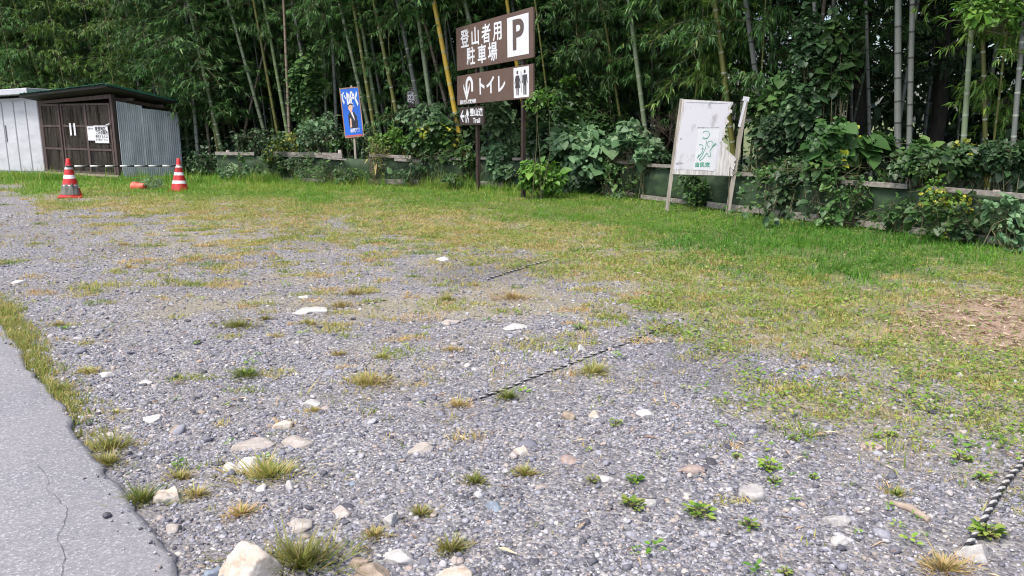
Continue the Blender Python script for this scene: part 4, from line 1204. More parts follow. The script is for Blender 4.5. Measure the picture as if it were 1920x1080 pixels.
for (xa_, ya_), (xb_, yb_) in zip(prev, prev[1:]):
    for k in range(5):
        t = k / 5; ragged.append((xa_ + (xb_ - xa_) * t + random.uniform(-1.6, 1.6), ya_ + (yb_ - ya_) * t))
poly = [P2(1257, 326)] + [P2(*q) for q in ragged[::-1]] + [P2(1270, 191)]
mb = MB(); mb.plate(rev([poly])[0], -.018, -.0008); pn = mb.build('plywood', M['ply'], r_)
rag2 = [(1357, 197), (1352, 206), (1354, 216), (1347, 226), (1349, 238), (1344, 250), (1346, 258), (1341, 268), (1342, 280), (1338, 300), (1337, 322)]
rr = []
for (xa_, ya_), (xb_, yb_) in zip(rag2, rag2[1:]):
    for k in range(4): rr.append((xa_ + (xb_ - xa_) * k / 4 + random.uniform(-1.2, 1.2), ya_ + (yb_ - ya_) * k / 4))
poly = [P2(1260, 317), P2(1300, 318)] + [P2(*q) for q in rr[::-1]] + [P2(1300, 194), P2(1273, 193), P2(1273, 215), P2(1266, 250)]
mb = MB(); mb.plate(rev([poly])[0], -.0205, -.0185); pw = mb.build('torn_paper', M['paper'], r_)
flat(rev([[P2(1317, 207), P2(1316.5, 200), P2(1319, 196), P2(1326, 195), P2(1321, 198), P2(1319, 201)], [P2(1276, 197), P2(1277, 196), P2(1352, 198), P2(1340, 199.5), P2(1300, 198)], [P2(1268, 262), P2(1270, 259), P2(1272, 262), P2(1269, 264)], [P2(1262, 305), P2(1274, 304), P2(1276, 307), P2(1263, 309)]]), -.0206, M['grey_ink'], pw, 'rip')
poly = [P2(1295, 318), P2(1333, 320), P2(1339, 242), P2(1301, 241)]
mb = MB(); mb.plate(rev([poly])[0], -.0225, -.021); pg = mb.build('poster', M['white'], r_)
# the poster's line figures: plain outlined children, one reaching up
c = lambda px, py: P2(px, py)
K = KB
lines = []
lines += ring(*c(1314.5, 254), 6.5 * K, 1.0 * K, 18, -2.4, 2.6)
lines += stroke([c(1308, 261), c(1314, 262), c(1318, 261)], .9 * K)
lines += ring(*c(1323, 271), 5.5 * K, .9 * K, 18, -.9, 4.6)
lines += stroke([c(1316, 265), c(1315, 278), c(1309, 292), c(1305, 298), c(1306, 301), c(1310, 298), c(1318, 287), c(1321, 293), c(1325, 293), c(1323, 283), c(1327, 277), c(1334, 271), c(1333, 269), c(1327, 275)], .9 * K)
lines += ring(*c(1306, 276), 4.2 * K, .8 * K, 14, -1.2, 2.2)
lines += stroke([c(1311, 279), c(1308, 288), c(1304, 292), c(1301, 296), c(1303, 290)], .8 * K)
flat(rev(lines), -.0228, M['green_ink'], pg, 'printed_figures')
x_, z_ = c(1310.5, 309)
lettering([(('自民党', 9.2 * K, x_, z_), dict(bold=.002))], M['green_ink'], pg, -.0242, 'party_name')
x_, z_ = c(1320, 241.5)
lettering([(('政治は国民のもの。新しい日本へ。', 2.6 * K, x_, z_), {})], M['grey_ink'], pw, -.0242, 'small_print')
x_, z_ = c(1312, 328.5)
lettering([(('自由民主党広報板　この掲示板に他の掲示物を貼らないでください', 2.9 * K, x_, z_), {})], M['ink'], pn, -.0195, 'small_print')

# ------------------------------------------------------------------ sheds
def corrugated(name, pts_bottom, pts_top, n, parent, mat, amp=.016):
    """a wavy sheet between two lines: bottom a->b and top a->b"""
    V, F = [], []
    a0, b0 = Vector(pts_bottom[0]), Vector(pts_bottom[1]); a1, b1 = Vector(pts_top[0]), Vector(pts_top[1])
    d = (b0 - a0).normalized(); nr = Vector((d.y, -d.x, 0))
    seg = n * 6
    for i in range(seg + 1):
        t = i / seg; o_ = nr * (amp * math.sin(t * n * 2 * math.pi))
        V.append(tuple(a0.lerp(b0, t) + o_)); V.append(tuple(a1.lerp(b1, t) + o_))
    for i in range(seg): F.append((2 * i, 2 * i + 2, 2 * i + 3, 2 * i + 1))
    o = mesh_np(name, np.array(V), np.array(F), [mat], parent, smooth=True)
    return o

c0 = G(226, 337)
sh = empty('wooden_shed', c0, math.radians(-30))
tag(sh, 'dark wooden shed with glazed front, corrugated side and green roof', 'shed')
SWd, SDp = 3.2, 1.85
zfr, zfl, zbk = 2.13, 2.0, 1.80
def ztop(x, y): return zfr + (zfl - zfr) * (-x / SWd) + (zbk - zfr) * (y / SDp)
mb = MB()   # floor, back and left wall
mb.box(-SWd, .0, .02, 0, SDp, .08); mb.build('floor_slab', M['dark_wood'], sh)
mb = MB(); mb.hexa([(-SWd, SDp - .03, 0.081), (0, SDp - .03, .081), (0, SDp, .081), (-SWd, SDp, .081), (-SWd, SDp - .03, ztop(-SWd, SDp)), (0, SDp - .03, zbk), (0, SDp, zbk), (-SWd, SDp, ztop(-SWd, SDp))]); mb.build('back_wall', M['dark_wood'], sh)
mb = MB(); mb.hexa([(-SWd, 0.05, .081), (-SWd + .03, .05, .081), (-SWd + .03, SDp - .031, .081), (-SWd, SDp - .031, .081), (-SWd, .05, ztop(-SWd, 0)), (-SWd + .03, .05, ztop(-SWd, 0)), (-SWd + .03, SDp - .031, ztop(-SWd, SDp)), (-SWd, SDp - .031, ztop(-SWd, SDp))]); mb.build('side_wall', M['dark_wood'], sh)
for x in (-SWd + .04, -.0):      # corner posts
    mb = MB(); mb.box(x - .09, -.03, 0, x, .06, ztop(x, 0)); mb.build('corner_post', M['dark_wood'], sh)
mb = MB(); mb.box(-.09, SDp - .09, 0, 0, SDp - .035, zbk); mb.build('corner_post', M['dark_wood'], sh)
# three glazed doors
fx = [-SWd + .045, -2.28, -1.18, -.095]
zb_, zt_ = .12, 1.92
for i in range(3):
    xa_, xb_ = fx[i] + .01, fx[i + 1] - .01
    yy = -.02 + (.03 if i == 1 else 0)
    tl = min(zt_, ztop(xa_, 0) - .06); tr = min(zt_ + .1, ztop(xb_, 0) - .06)
    t2 = min(tl, tr)
    d_ = empty('glazed_door', (0, yy, 0)); d_.parent = sh
    mb = MB()
    mb.box(xa_, -.02, zb_, xa_ + .06, .02, t2); mb.box(xb_ - .06, -.02, zb_, xb_, .02, t2)
    for zz in (zb_, zb_ + .60, zb_ + 1.20, t2 - .05): mb.box(xa_ + .0605, -.017, zz, xb_ - .0605, .017, zz + .05)
    mb.build('door_frame', M['dark_wood'], d_)
    mb = MB(); mb.box(xa_ + .04, -.002, zb_ + .02, xb_ - .04, .002, t2 - .02); mb.build('glass', M['glass'], d_)
    if i == 2:
        mb = MB(); mb.tube([(xb_ - .16, -.06, 1.36), (xb_ - .02, -.05, 1.40)], .022, 8); mb.lathe([(.0, 0), (.03, .001)], 8); mb.build('handle', M['steel_white'], d_)
mb = MB(); mb.hexa([(fx[0], -.035, 1.925), (-.095, -.035, 2.03), (-.095, .03, 2.03), (fx[0], .03, 1.925), (fx[0], -.035, ztop(-SWd, 0)), (-.095, -.035, ztop(0, 0)), (-.095, .03, ztop(0, 0)), (fx[0], .03, ztop(-SWd, 0))]); mb.build('lintel', M['dark_wood'], sh)
mb = MB(); mb.box(-SWd, -.06, .06, 0, -.031, .115); mb.build('threshold', M['stick'], sh)
# corrugated side in two sheets, the second lower
corrugated('corrugated_sheet', [(.02, .07, .02), (.02, .80, .02)], [(.02, .07, 1.97), (.02, .80, 1.86)], 13, sh, M['corrugated'])
corrugated('corrugated_sheet', [(.035, .76, .02), (.035, SDp + .02, .02)], [(.035, .76, 1.80), (.035, SDp + .02, 1.70)], 18, sh, M['corrugated'])
mb = MB(); mb.beam((-.03, .08, 2.02), (-.03, SDp, 1.78), .05, .08); mb.build('side_beam', M['dark_wood'], sh)
for y_ in (.35, 1.2): 
    mb = MB(); mb.box(-.4, y_, ztop(0, y_) - .09, .28, y_ + .06, ztop(0, y_) - .02); mb.build('rafter', M['dark_wood'], sh)
# roof
def roof_pt(x, y, dz): 
    z = 2.255 + (-x / SWd) * -.16 + (y / SDp) * -.33
    return (x, y, z + dz)
rc = [(-SWd - .28, -.36), (.34, -.36), (.34, SDp + .12), (-SWd - .28, SDp + .12)]
mb = MB(); mb.hexa([roof_pt(x, y, -.05) for x, y in rc] + [roof_pt(x, y, .012) for x, y in rc]); rf = mb.build('roof', M['bark_dark'], sh)
mb = MB()
nseg = 40
for i in range(nseg):      # ribbed green sheet with a curling front edge
    xa_ = rc[0][0] - .02 + (rc[1][0] - rc[0][0] + .02) * i / nseg; xb_ = rc[0][0] - .02 + (rc[1][0] - rc[0][0] + .02) * (i + 1) / nseg
    ha, hb = (.0, .022) if i % 2 else (.022, .0)
    j = .03 * random.random()
    mb.hexa([roof_pt(xa_, -.40 - j, .016 + ha), roof_pt(xb_, -.40 - j, .016 + hb), roof_pt(xb_, SDp + .16, .016 + hb), roof_pt(xa_, SDp + .16, .016 + ha),
             roof_pt(xa_, -.40 - j, .024 + ha), roof_pt(xb_, -.40 - j, .024 + hb), roof_pt(xb_, SDp + .16, .024 + hb), roof_pt(xa_, SDp + .16, .024 + ha)])
mb.build('roof_sheet', M['roof_green'], rf)
mb = MB()
pts = [Vector(roof_pt(.36, -.38, .0)), Vector(roof_pt(.36, SDp + .14, .0))]
mb.beam(pts[0] + Vector((0, 0, .02)), pts[1] + Vector((0, 0, .02)), .02, .04); mb.build('fascia_trim', M['roof_green'], rf)
# things behind the glass and papers on it
mb = MB(); mb.box(-2.0, .35, .082, -1.25, .95, .78); mb.box(-2.03, .32, .781, -1.22, .98, .84)
o = mb.build('storage_bin', M['container'], None, .02); o.matrix_world = Matrix.Translation(c0) @ Matrix.Rotation(math.radians(-30), 4, 'Z')
tag(o, 'blue lidded bin seen through the middle shed door', 'bin')
mb = MB(); mb.hexa([(-2.85, .12, .082), (-2.35, .12, .082), (-2.35, .15, .082), (-2.85, .15, .082), (-2.80, .22, .85), (-2.35, .22, .85), (-2.35, .25, .85), (-2.80, .25, .85)])
o = mb.build('leaning_board', M['pale_panel'], None); o.matrix_world = Matrix.Translation(c0) @ Matrix.Rotation(math.radians(-30), 4, 'Z')
tag(o, 'pale board leaning behind the left shed door', 'board')
def paper(x0_, z0_, x1_, z1_, y, label, name='notice', lines=None, tilt=0.0):
    cx_, cz_ = (x0_ + x1_) / 2, (z0_ + z1_) / 2
    mb = MB(); mb.box(x0_ - cx_, -.003, z0_ - cz_, x1_ - cx_, .001, z1_ - cz_)
    o = mb.build(name, M['white'], None)
    o.matrix_world = Matrix.Translation(c0) @ Matrix.Rotation(math.radians(-30), 4, 'Z') @ Matrix.Translation((cx_, y, cz_)) @ Matrix.Rotation(tilt, 4, 'Y')
    tag(o, label, 'notice')
    if lines: lettering(lines, M['ink'], o, -.0045)
    return o
paper(-.82, .92, -.24, 1.30 + .06, -.0445, 'larger white handwritten notice on the right shed door', 'notice',
      [(('東登地区', .115, -.02, .135), dict(bold=.003)), (('ごみ収集所', .10, .02, .035), dict(bold=.002)), (('使用する人は', .085, .0, -.06), dict(bold=.001)), (('必ず閉めて下さい', .065, 0, -.14), {})], math.radians(0))
paper(-1.12, .98, -.70, 1.34, -.0415, 'smaller pale notice sheet half under the handwritten one', 'notice', [(('お知らせ', .06, -.06, .12), {})])
paper(-1.93, 1.10, -1.85, 1.42, -.012, 'left of two narrow white strips on the middle shed door', 'paper_strip')
paper(-1.75, 1.10, -1.67, 1.42, -.012, 'right of two narrow white strips on the middle shed door', 'paper_strip')

# white steel shed beside it
wc = at(86, 331, 22.75); wc.z = 0
wsd = empty('steel_shed', wc, math.radians(-16))
tag(wsd, 'white steel storage shed with flat roof at the far left', 'shed')
mb = MB()
mb.hexa([(-2.6, .02, 0), (0, .02, 0), (0, 1.6, 0), (-2.6, 1.6, 0), (-2.6, .02, 2.03), (0, .02, 2.13), (0, 1.6, 2.13), (-2.6, 1.6, 2.03)]); mb.build('body', M['steel_white'], wsd)
for i in range(6):
    xa_, xb_ = -.42 * i - .02, -.42 * (i + 1) + .02
    mb = MB(); mb.hexa([(xb_, -.006, .08), (xa_, -.006, .08), (xa_, .0195, .08), (xb_, .0195, .08), (xb_, -.006, 2.04 + xb_ * .038), (xa_, -.006, 2.04 + xa_ * .038), (xa_, .0195, 2.04 + xa_ * .038), (xb_, .0195, 2.04 + xb_ * .038)])
    mb.build('door_panel', M['steel_white'], wsd, .006)
mb = MB()
for i in range(7): mb.box(-.42 * i - .018, -.002, .06, -.42 * i + .018, .019, 2.02 - i * .016)
mb.build('seam_strip', M['steel_seam'], wsd)
mb = MB(); mb.box(-1.22, -.03, .9, -1.19, -.0065, 1.35); mb.build('handle', M['steel_seam'], wsd)
mb = MB()
mb.hexa([(-2.8, -.32, 2.09), (.02, -.32, 2.20), (.02, 1.75, 2.20), (-2.8, 1.75, 2.09), (-2.8, -.32, 2.24), (.02, -.32, 2.36), (.02, 1.75, 2.33), (-2.8, 1.75, 2.21)]); mb.build('roof', M['steel_white'], wsd, .015)

# ------------------------------------------------------------------ traffic cones and the bar between them
def cone_mesh():
    prof = [(.185, .03), (.165, .09), (.146, .17), (.130, .235), (.125, .255), (.104, .345), (.089, .41), (.085, .43), (.068, .51), (.055, .565), (.050, .585), (.036, .69), (.030, .70)]
    mats = [0, 0, 1, 0, 0, 1, 0, 0, 1, 0, 0, 0]
    mats = [0, 0, 1, 0, 0, 1, 0, 0, 1, 0, 0, 0]
    mb = MB(); mb.lathe(prof, 24, mats)
    return mb
def make_cone(label):
    r = empty('traffic_cone', (0, 0, 0)); tag(r, label, 'traffic cone', 'red and white traffic cones')
    cone_mesh().build('cone', [M['red'], M['cone_white']], r)
    mb = MB(); mb.box(-.20, -.20, 0, .20, .20, .029); mb.build('base', M['red'], r, .012)
    return r
ca_ = make_cone('red and white cone with a torn grey cover at the left end of the bar')
g1 = G(134, 371); ca_.location = (g1.x, g1.y, .01); ca_.rotation_euler = (0, math.radians(1), math.radians(20)); ca_.scale = (1.08,) * 3
mb = MB()
for k in range(6):
    a0_, a1_ = math.radians(-150 + k * 20), math.radians(-150 + (k + 1) * 20)
    jag = lambda q: .235 + .03 * math.sin(q * 9)
    mb.add([(.176 * math.cos(a0_), .176 * math.sin(a0_), .06), (.176 * math.cos(a1_), .176 * math.sin(a1_), .06), (.137 * math.cos(a1_), .137 * math.sin(a1_), jag(a1_)), (.137 * math.cos(a0_), .137 * math.sin(a0_), jag(a0_))], [(0, 1, 2, 3)])
cv_ = mb.build('torn_cover', M['cone_grey'], ca_); sd_ = cv_.modifiers.new('thickness', 'SOLIDIFY'); sd_.thickness = .006; sd_.offset = 1
def copy_tree(o, parent=None):
    c_ = o.copy(); COL.objects.link(c_); c_.parent = parent
    for ch_ in o.children: copy_tree(ch_, c_)
    return c_
cb_ = make_cone('red and white cone half hidden by grass at the right end of the bar')
g2 = G(337, 359); cb_.location = (g2.x, g2.y, .0); cb_.rotation_euler = (0, math.radians(3), math.radians(65))
# bar
pa, pb_ = Vector((g1.x + .02, g1.y - .09, .62)), Vector((g2.x - .0, g2.y - .09, .55))
mb = MB(); N = 15
for k in range(N):
    m_ = 0 if k % 2 == 0 else 1
    w = 1.0
    mb.tube([pa.lerp(pb_, k / N) - pa, pa.lerp(pb_, (k + 1) / N - .0001) - pa], .017, 10, m_)
bar = mb.build('barrier_bar', [M['black'], M['cone_white']]); bar.location = pa
tag(bar, 'black and white striped bar resting between the two traffic cones', 'barrier bar')
for p_ in (pa, pb_):
    mb = MB(); mb.tube([(math.cos(t) * .075, math.sin(t) * .075 + .09, 0) for t in np.linspace(0, 2 * math.pi, 17)], .007, 6, caps=False)
    o = mb.build('ring', M['black'], bar); o.location = p_ - pa
# fallen cone in the grass
fc = empty('fallen_cone', (0, 0, 0)); tag(fc, 'broken orange cone lying on its side in the grass between the others', 'traffic cone', 'red and white traffic cones')
mb = MB(); mb.lathe([(.12, .0), (.10, .10), (.085, .17), (.07, .25), (.055, .32)], 20, [0, 0, 0, 0]); mb.build('cone', [M['orange'], M['cone_white']], fc)
g3 = G(252, 356); fc.location = (g3.x, g3.y, .06); fc.rotation_euler = (math.radians(84), 0, math.radians(70))

# ------------------------------------------------------------------ bamboo
def culm_data(seed, length=11.5):
    r = random.Random(seed); mb = MB(); n = 10
    bend = r.uniform(-.22, .22); bend2 = r.uniform(-.15, .15)
    ax = lambda z: (bend * (z / length) ** 2 * 3, bend2 * (z / length) ** 2 * 3)
    rad = lambda z: 1.0 - .55 * (z / length)
    z = -.15; rings = []
    sp = .17
    rings.append((z, rad(0), 0))
    zz = .06
    while zz < length:
        rr_ = rad(zz)
        rings += [(zz - .014, rr_, 0), (zz - .006, rr_ * 1.09, 1), (zz + .004, rr_ * 1.06, 1), (zz + .011, rr_, 0)]
        zz += sp; sp = min(sp + .018, .34)
    b = []
    for z, rr_, m_ in rings:
        cx_, cy_ = ax(max(z, 0)); b.append(len(mb.v))
        for k in range(n):
            a = 2 * math.pi * k / n; mb.v.append((cx_ + .0 + rr_ * math.cos(a) * 1.0, cy_ + rr_ * math.sin(a), z))
    for i in range(len(rings) - 1):
        m_ = 1 if (rings[i][2] or rings[i + 1][2]) and abs(rings[i + 1][0] - rings[i][0]) < .05 else 0
        for k in range(n):
            mb.f.append([b[i] + k, b[i] + (k + 1) % n, b[i + 1] + (k + 1) % n, b[i + 1] + k]); mb.m.append(m_); mb.sm.append(True)
    return mb, ax
CULMS = []
for k in range(6):
    mb, ax = culm_data(k)
    # radius baked to 45 mm so that the bends stay in metres when the girth is scaled
    me = bpy.data.meshes.new('culm')
    V = []
    for i, (x, y, z) in enumerate(mb.v):
        cx_, cy_ = ax(max(z, 0)); V.append((x - cx_, y - cy_, z))
    me.from_pydata(V, [], mb.f); me.polygons.foreach_set('material_index', mb.m); me.polygons.foreach_set('use_smooth', mb.sm); me.update()
    me.materials.append(CULM['green']); me.materials.append(NODE['white'])
    CULMS.append(me)

def crown_data(seed, z0, z1, dens=1.0, reach=1.0, leaf='bamboo', up=True):
    r = np.random.default_rng(seed)
    Ps, Ds, Lx, segs = [], [], [], []
    z = z0
    az = r.uniform(0, 6.28)
    while z < z1:
        high = z > 6.0  # upper leaves, out of view, enlarged to keep light out of the grove
        for sgn in (-1, 1):
            if r.uniform() > dens: continue
            a = az + sgn * r.uniform(.3, .9)
            Ln = r.uniform(.6, 1.5) * reach * (.75 if z < z0 + .6 else 1.0) * (1.25 if high else 1)
            o_ = np.array([math.cos(a), math.sin(a), 0]); s_ = np.array([-math.sin(a), math.cos(a), 0])
            rise, fall = r.uniform(.45, .8), r.uniform(.5, 1.0)
            path = lambda t: o_ * (Ln * t * .92) + np.array([0, 0, z + Ln * (rise * t - fall * t * t)]) + s_ * (.12 * Ln * math.sin(3 * t + seed))
            pts = [path(t) for t in (0, .3, .6, .85, 1.0)]
            for q0, q1, w_ in zip(pts, pts[1:], (.007, .0055, .004, .0025)): segs.append((q0, q1, w_, w_ * .7))
            for t in np.arange(.22, 1.02, .075 if not high else .13):
                base = path(t)
                for _ in range(2):
                    tw = s_ * r.normal(0, .30) * Ln * (.35 + .5 * t) + o_ * r.normal(0, .10) + np.array([0, 0, r.normal(-.04, .09)])
                    tip = base + tw
                    segs.append((base, tip, .0018, .0012))
                    nl = r.integers(5, 9) if not high else 5
                    fan = r.normal(0, .35, nl); dirn = unit(tw + o_ * .12 + np.array([0, 0, -.06]))
                    for f_ in range(nl):
                        d = dirn + r.normal(0, .48, 3) + np.array([0, 0, -.35 - .3 * r.uniform()])
                        Ps.append(tip - dirn * r.uniform(0, .10)); Ds.append(d); Lx.append((r.uniform(.10, .19)) * (2.0 if high else 1))
        az += 2.1 + r.normal(0, .4); z += r.uniform(.20, .34) * (1.2 if high else 1)
    Ps, Ds, Lx = np.array(Ps), np.array(Ds), np.array(Lx)
    up_ = np.tile([[0, 0, 1.]], (len(Ps), 1)) + r.normal(0, .32, (len(Ps), 3))
    rn = np.clip(r.normal(.42, .24, len(Ps)), 0, 1)
    lv = scatter(T_SLIM, Ps, frames(Ds, up_), Lx * np.where(Ps[:, 2] > 6, .26, .17), Lx, rn)
    V, F, Rn, Mi = join([(*lv, 0), (*sticks(segs, 3), 1)])
    return mesh_np('crown', V, F, [L[leaf], M['twig']], rnd=Rn, midx=Mi, link_it=False)
CROWN = {
    'low': [crown_data(11, 1.7, 9.5, .95), crown_data(12, 2.0, 9.5, .9, 1.1), crown_data(13, 1.5, 9.0, .9, .95)],
    'mid': [crown_data(21, 2.7, 9.5, .9), crown_data(22, 3.1, 9.5, .9, 1.1), crown_data(23, 2.5, 9.5, .8)],
    'high': [crown_data(31, 3.9, 10, .9, 1.15), crown_data(32, 4.3, 10, .95, 1.2)],
    'lime': [crown_data(41, 1.6, 5.0, .9, 1.0, 'bamboo_lime'), crown_data(42, 2.2, 6.0, .9, 1.05, 'bamboo_lime')],
    'blue': [crown_data(51, 1.8, 9.5, .95, 1.05, 'bamboo_blue'), crown_data(52, 2.4, 9.5, .9, 1.1, 'bamboo_blue')],
}
brnd = random.Random(77)
def bamboo(base, direc, diam, col, ring, crown, label, group):
    r = empty('bamboo', base)
    r.rotation_mode = 'QUATERNION'; r.rotation_quaternion = Vector((0, 0, 1)).rotation_difference(direc)
    tag(r, label, 'bamboo', group)
    c_ = bpy.data.objects.new('culm', brnd.choice(CULMS)); COL.objects.link(c_); c_.parent = r
    c_.scale = (diam / 2, diam / 2, brnd.uniform(.88, 1.15)); c_.rotation_euler = (0, 0, brnd.uniform(0, 6.28))
    for i, m_ in enumerate((CULM[col], NODE[ring])):
        c_.material_slots[i].link = 'OBJECT'; c_.material_slots[i].material = m_
    if crown:
        f_ = bpy.data.objects.new('crown', brnd.choice(CROWN[crown])); COL.objects.link(f_); f_.parent = r
        f_.rotation_euler = (0, 0, brnd.uniform(0, 6.28)); s_ = brnd.uniform(.75, 1.35); f_.scale = (s_, s_ * brnd.uniform(.9, 1.1), brnd.uniform(.92, 1.1))
    return r

def bamboo_px(bx, by, tx, ty, w, off, col, ring, crown, label, group='bamboo culms in the grove'):
    """a culm through two photo points, OFF metres behind the fence line"""
    Y = fence_Y(bx) + off
    p0 = at(bx, by, Y); p1 = at(tx, ty, Y)
    d = (p1 - p0).normalized()
    base = p0 - d * ((p0.z) / d.z)
    bamboo(base, d, w * Y / FPX * 1.0, col, ring, crown, label, group)

for b_ in [
    (497, 253, 427, 0, 7, 1.5, 'pale', 'dark', None, 'pale culm leaning left, the upper leg of the crossed pair left of the leafy creeper'),
    (455, 260, 490, 117, 5, 2.0, 'tan', 'dark', None, 'thin dead culm leaning right behind the pale crossed culm'),
    (522, 260, 495, 110, 6, 1.6, 'olive', 'dark', 'high', 'brownish green culm just right of the crossed pair'),
    (537, 240, 505, 60, 7, 1.8, 'green', 'white', None, 'green culm between a brownish culm and a tan dead one'),
    (542, 233, 533, 30, 6, 1.2, 'tan', 'dark', None, 'tan upright dead culm left of the leafy creeper'),
    (580, 180, 547, 0, 7, 2.2, 'grey', 'dark', 'high', 'grey culm rising behind the leafy creeper'),
    (413, 273, 365, 60, 8, .9, 'green', 'white', 'low', 'thick green culm at the left end of the long fence'),
    (406, 270, 378, 100, 5, 1.3, 'olive', 'white', 'low', 'slim olive culm beside the thick green one at the fence end'),
    (693, 247, 635, 0, 7, 1.1, 'pale', 'white', 'high', 'pale green culm leaning left just above the blue poster'),
    (702, 247, 661, 0, 7, 1.0, 'olive', 'white', 'high', 'olive culm, first to the right of the pale one at the blue poster'),
    (713, 250, 670, 0, 8, 1.2, 'green', 'white', 'high', 'thick green culm, second to the right of the poster'),
    (724, 248, 688, 20, 6, 1.9, 'grey', 'dark', 'high', 'grey shaded culm behind the thick green ones right of the poster'),
    (750, 247, 700, 0, 8, .9, 'olive', 'white', 'high', 'thick olive culm leaning left beside the small dark sign'),
    (783, 190, 745, 0, 9, 1.0, 'grey', 'white', 'high', 'grey green culm touching the small dark sign'),
    (807, 200, 780, 0, 9, 1.0, 'pale', 'white', 'high', 'pale green culm with white rings left of the yellow culm'),
    (837, 200, 785, 0, 7, 1.2, 'tan', 'dark', 'high', 'brownish leaning culm ending beside the yellow culm'),
    (860, 245, 813, 0, 10, .5, 'yellow', 'white', 'high', 'bright yellow culm leaning beside the left edge of the brown signs'),
    (850, 235, 830, 0, 6, 1.4, 'grey', 'dark', 'high', 'grey culm just behind the bright yellow one'),
    (612, 217, 605, 0, 6, 2.0, 'dark', 'dark', 'mid', 'dark culm in shade left of the poster'),
    (632, 260, 620, 0, 7, 1.5, 'grey', 'dark', 'mid', 'grey upright culm left edge of the blue poster'),
    (641, 180, 620, 0, 6, 2.4, 'green', 'dark', 'mid', 'dim green culm disappearing behind the blue poster'),
    (900, 118, 868, -10, 10, 1.1, 'pale', 'white', 'high', 'pale green culm running down behind the brown parking board'),
    (972, 140, 950, 0, 8, 1.0, 'yellow', 'white', 'high', 'yellow culm rising above the middle of the brown parking board'),
    (975, 120, 960, 0, 6, 1.6, 'grey', 'dark', 'high', 'grey culm beside the yellow one above the parking board'),
    (1026, 180, 1003, 0, 4, .9, 'olive', 'white', None, 'very thin culm just right of the brown boards'),
    (1163, 223, 1128, 0, 6, 1.0, 'olive', 'dark', 'mid', 'thin olive culm left of the ringed green one'),
    (1211, 255, 1179, 0, 9.5, .7, 'pale', 'white', 'mid', 'pale green culm with clear white rings left of the white notice board'),
    (1223, 250, 1223, 120, 4, 1.8, 'dark', 'dark', None, 'thin dark culm right behind the ringed green one'),
    (1365, 203, 1340, 0, 11, .9, 'olive', 'white', 'mid', 'olive culm rising behind the torn edge of the white notice board'),
    (1425, 200, 1398, 0, 11, 1.2, 'grey', 'dark', 'high', 'grey culm with dark rings leaning left, right of the notice board'),
    (1448, 160, 1443, 0, 6, 2.5, 'dark', 'dark', 'high', 'dim culm behind the bushes right of the notice board'),
    (1630, 240, 1624, 0, 7, 1.8, 'grey', 'dark', 'high', 'slimmer grey culm left of the pair of thick grey ones'),
    (1683, 297, 1684, 0, 13, .9, 'grey', 'dark', 'high', 'thick grey culm with dark rings, left of a grey pair'),
    (1704, 297, 1711, 0, 11, 1.0, 'grey', 'dark', 'high', 'grey culm with dark rings, right of a grey pair'),
    (1806, 275, 1825, 0, 11, 1.0, 'pale', 'white', 'high', 'blue green culm with white rings leaning right near the right edge'),
    (1848, 282, 1841, 0, 9, 1.2, 'olive', 'white', 'high', 'olive culm just right of the leaning blue green one'),
    (1899, 280, 1922, 0, 10, 1.0, 'grey', 'white', 'high', 'grey green culm at the right edge of the photo'),
    (1563, 150, 1563, 0, 8, 1.6, 'dark', 'dark', 'high', 'dusky culm half hidden by the climbing vine'),
    (1540, 200, 1526, 0, 8, 1.1, 'grey', 'dark', 'high', 'grey culm overgrown by the climbing vine'),
    (83, 170, 35, 30, 6, 3.0, 'olive', 'white', 'low', 'leaning olive culm above the white steel shed'),
    (190, 165, 160, 60, 5, 4.0, 'olive', 'white', 'low', 'thin culm above the peak of the wooden shed'),
    (208, 165, 180, 50, 5, 4.4, 'olive', 'white', 'low', 'second thin culm above the peak of the wooden shed'),
    (262, 170, 240, 40, 6, 3.2, 'grey', 'dark', 'low', 'grey culm behind the right slope of the shed roof'),
    (290, 170, 275, 60, 6, 3.6, 'grey', 'white', 'low', 'second grey culm behind the right slope of the shed roof'),
    (350, 260, 330, 60, 6, 1.6, 'green', 'white', 'low', 'green culm at the back corner of the corrugated wall'),
    (372, 300, 352, 60, 7, 1.0, 'grey', 'dark', 'low', 'shaded grey culm right of the corrugated wall'),
    (395, 300, 372, 90, 6, 1.5, 'tan', 'dark', 'low', 'tan thin culm right of the corrugated wall'),
    (1320, 190, 1312, 0, 5, 2.2, 'tan', 'dark', 'low', 'slim brown culm behind the top of the notice board'),
]:
    bamboo_px(*b_)

# many more culms deeper in the grove
cols = ['green', 'olive', 'grey', 'dark', 'dark', 'grey', 'tan', 'dark']
def fill(n, x0, x1, o0, o1, crowns, label, group, wmin=.04, wmax=.08, low=1.0):
    for k in range(n):
        px = x0 + (x1 - x0) * (k + brnd.uniform(.1, .9)) / n
        Y = fence_Y(px) + brnd.uniform(o0, o1)
        p = at(px, 300, Y); p.z = 0
        d = Vector((brnd.gauss(-.10 if px < 1100 else -.01, .07), brnd.gauss(0, .06), 1)).normalized()
        bamboo(p, d, brnd.uniform(wmin, wmax), brnd.choice(cols), brnd.choice(['white', 'dark', 'dark']), brnd.choice(crowns), label, group)
fill(34, -150, 420, 2.6, 9.0, ['low', 'low', 'blue', 'low', 'lime'], 'slender bamboo in the leafy thicket above the sheds', 'bamboos above the sheds')
fill(34, 410, 660, 2.6, 8.5, ['mid', 'low', 'blue', 'high', 'mid'], 'shaded bamboo deep in the grove left of the blue poster', 'deep bamboos left of the poster')
fill(26, 660, 880, 2.0, 8.0, ['mid', 'high', 'blue', None], 'shaded bamboo deep in the grove between poster and brown signs', 'deep bamboos between poster and signs')
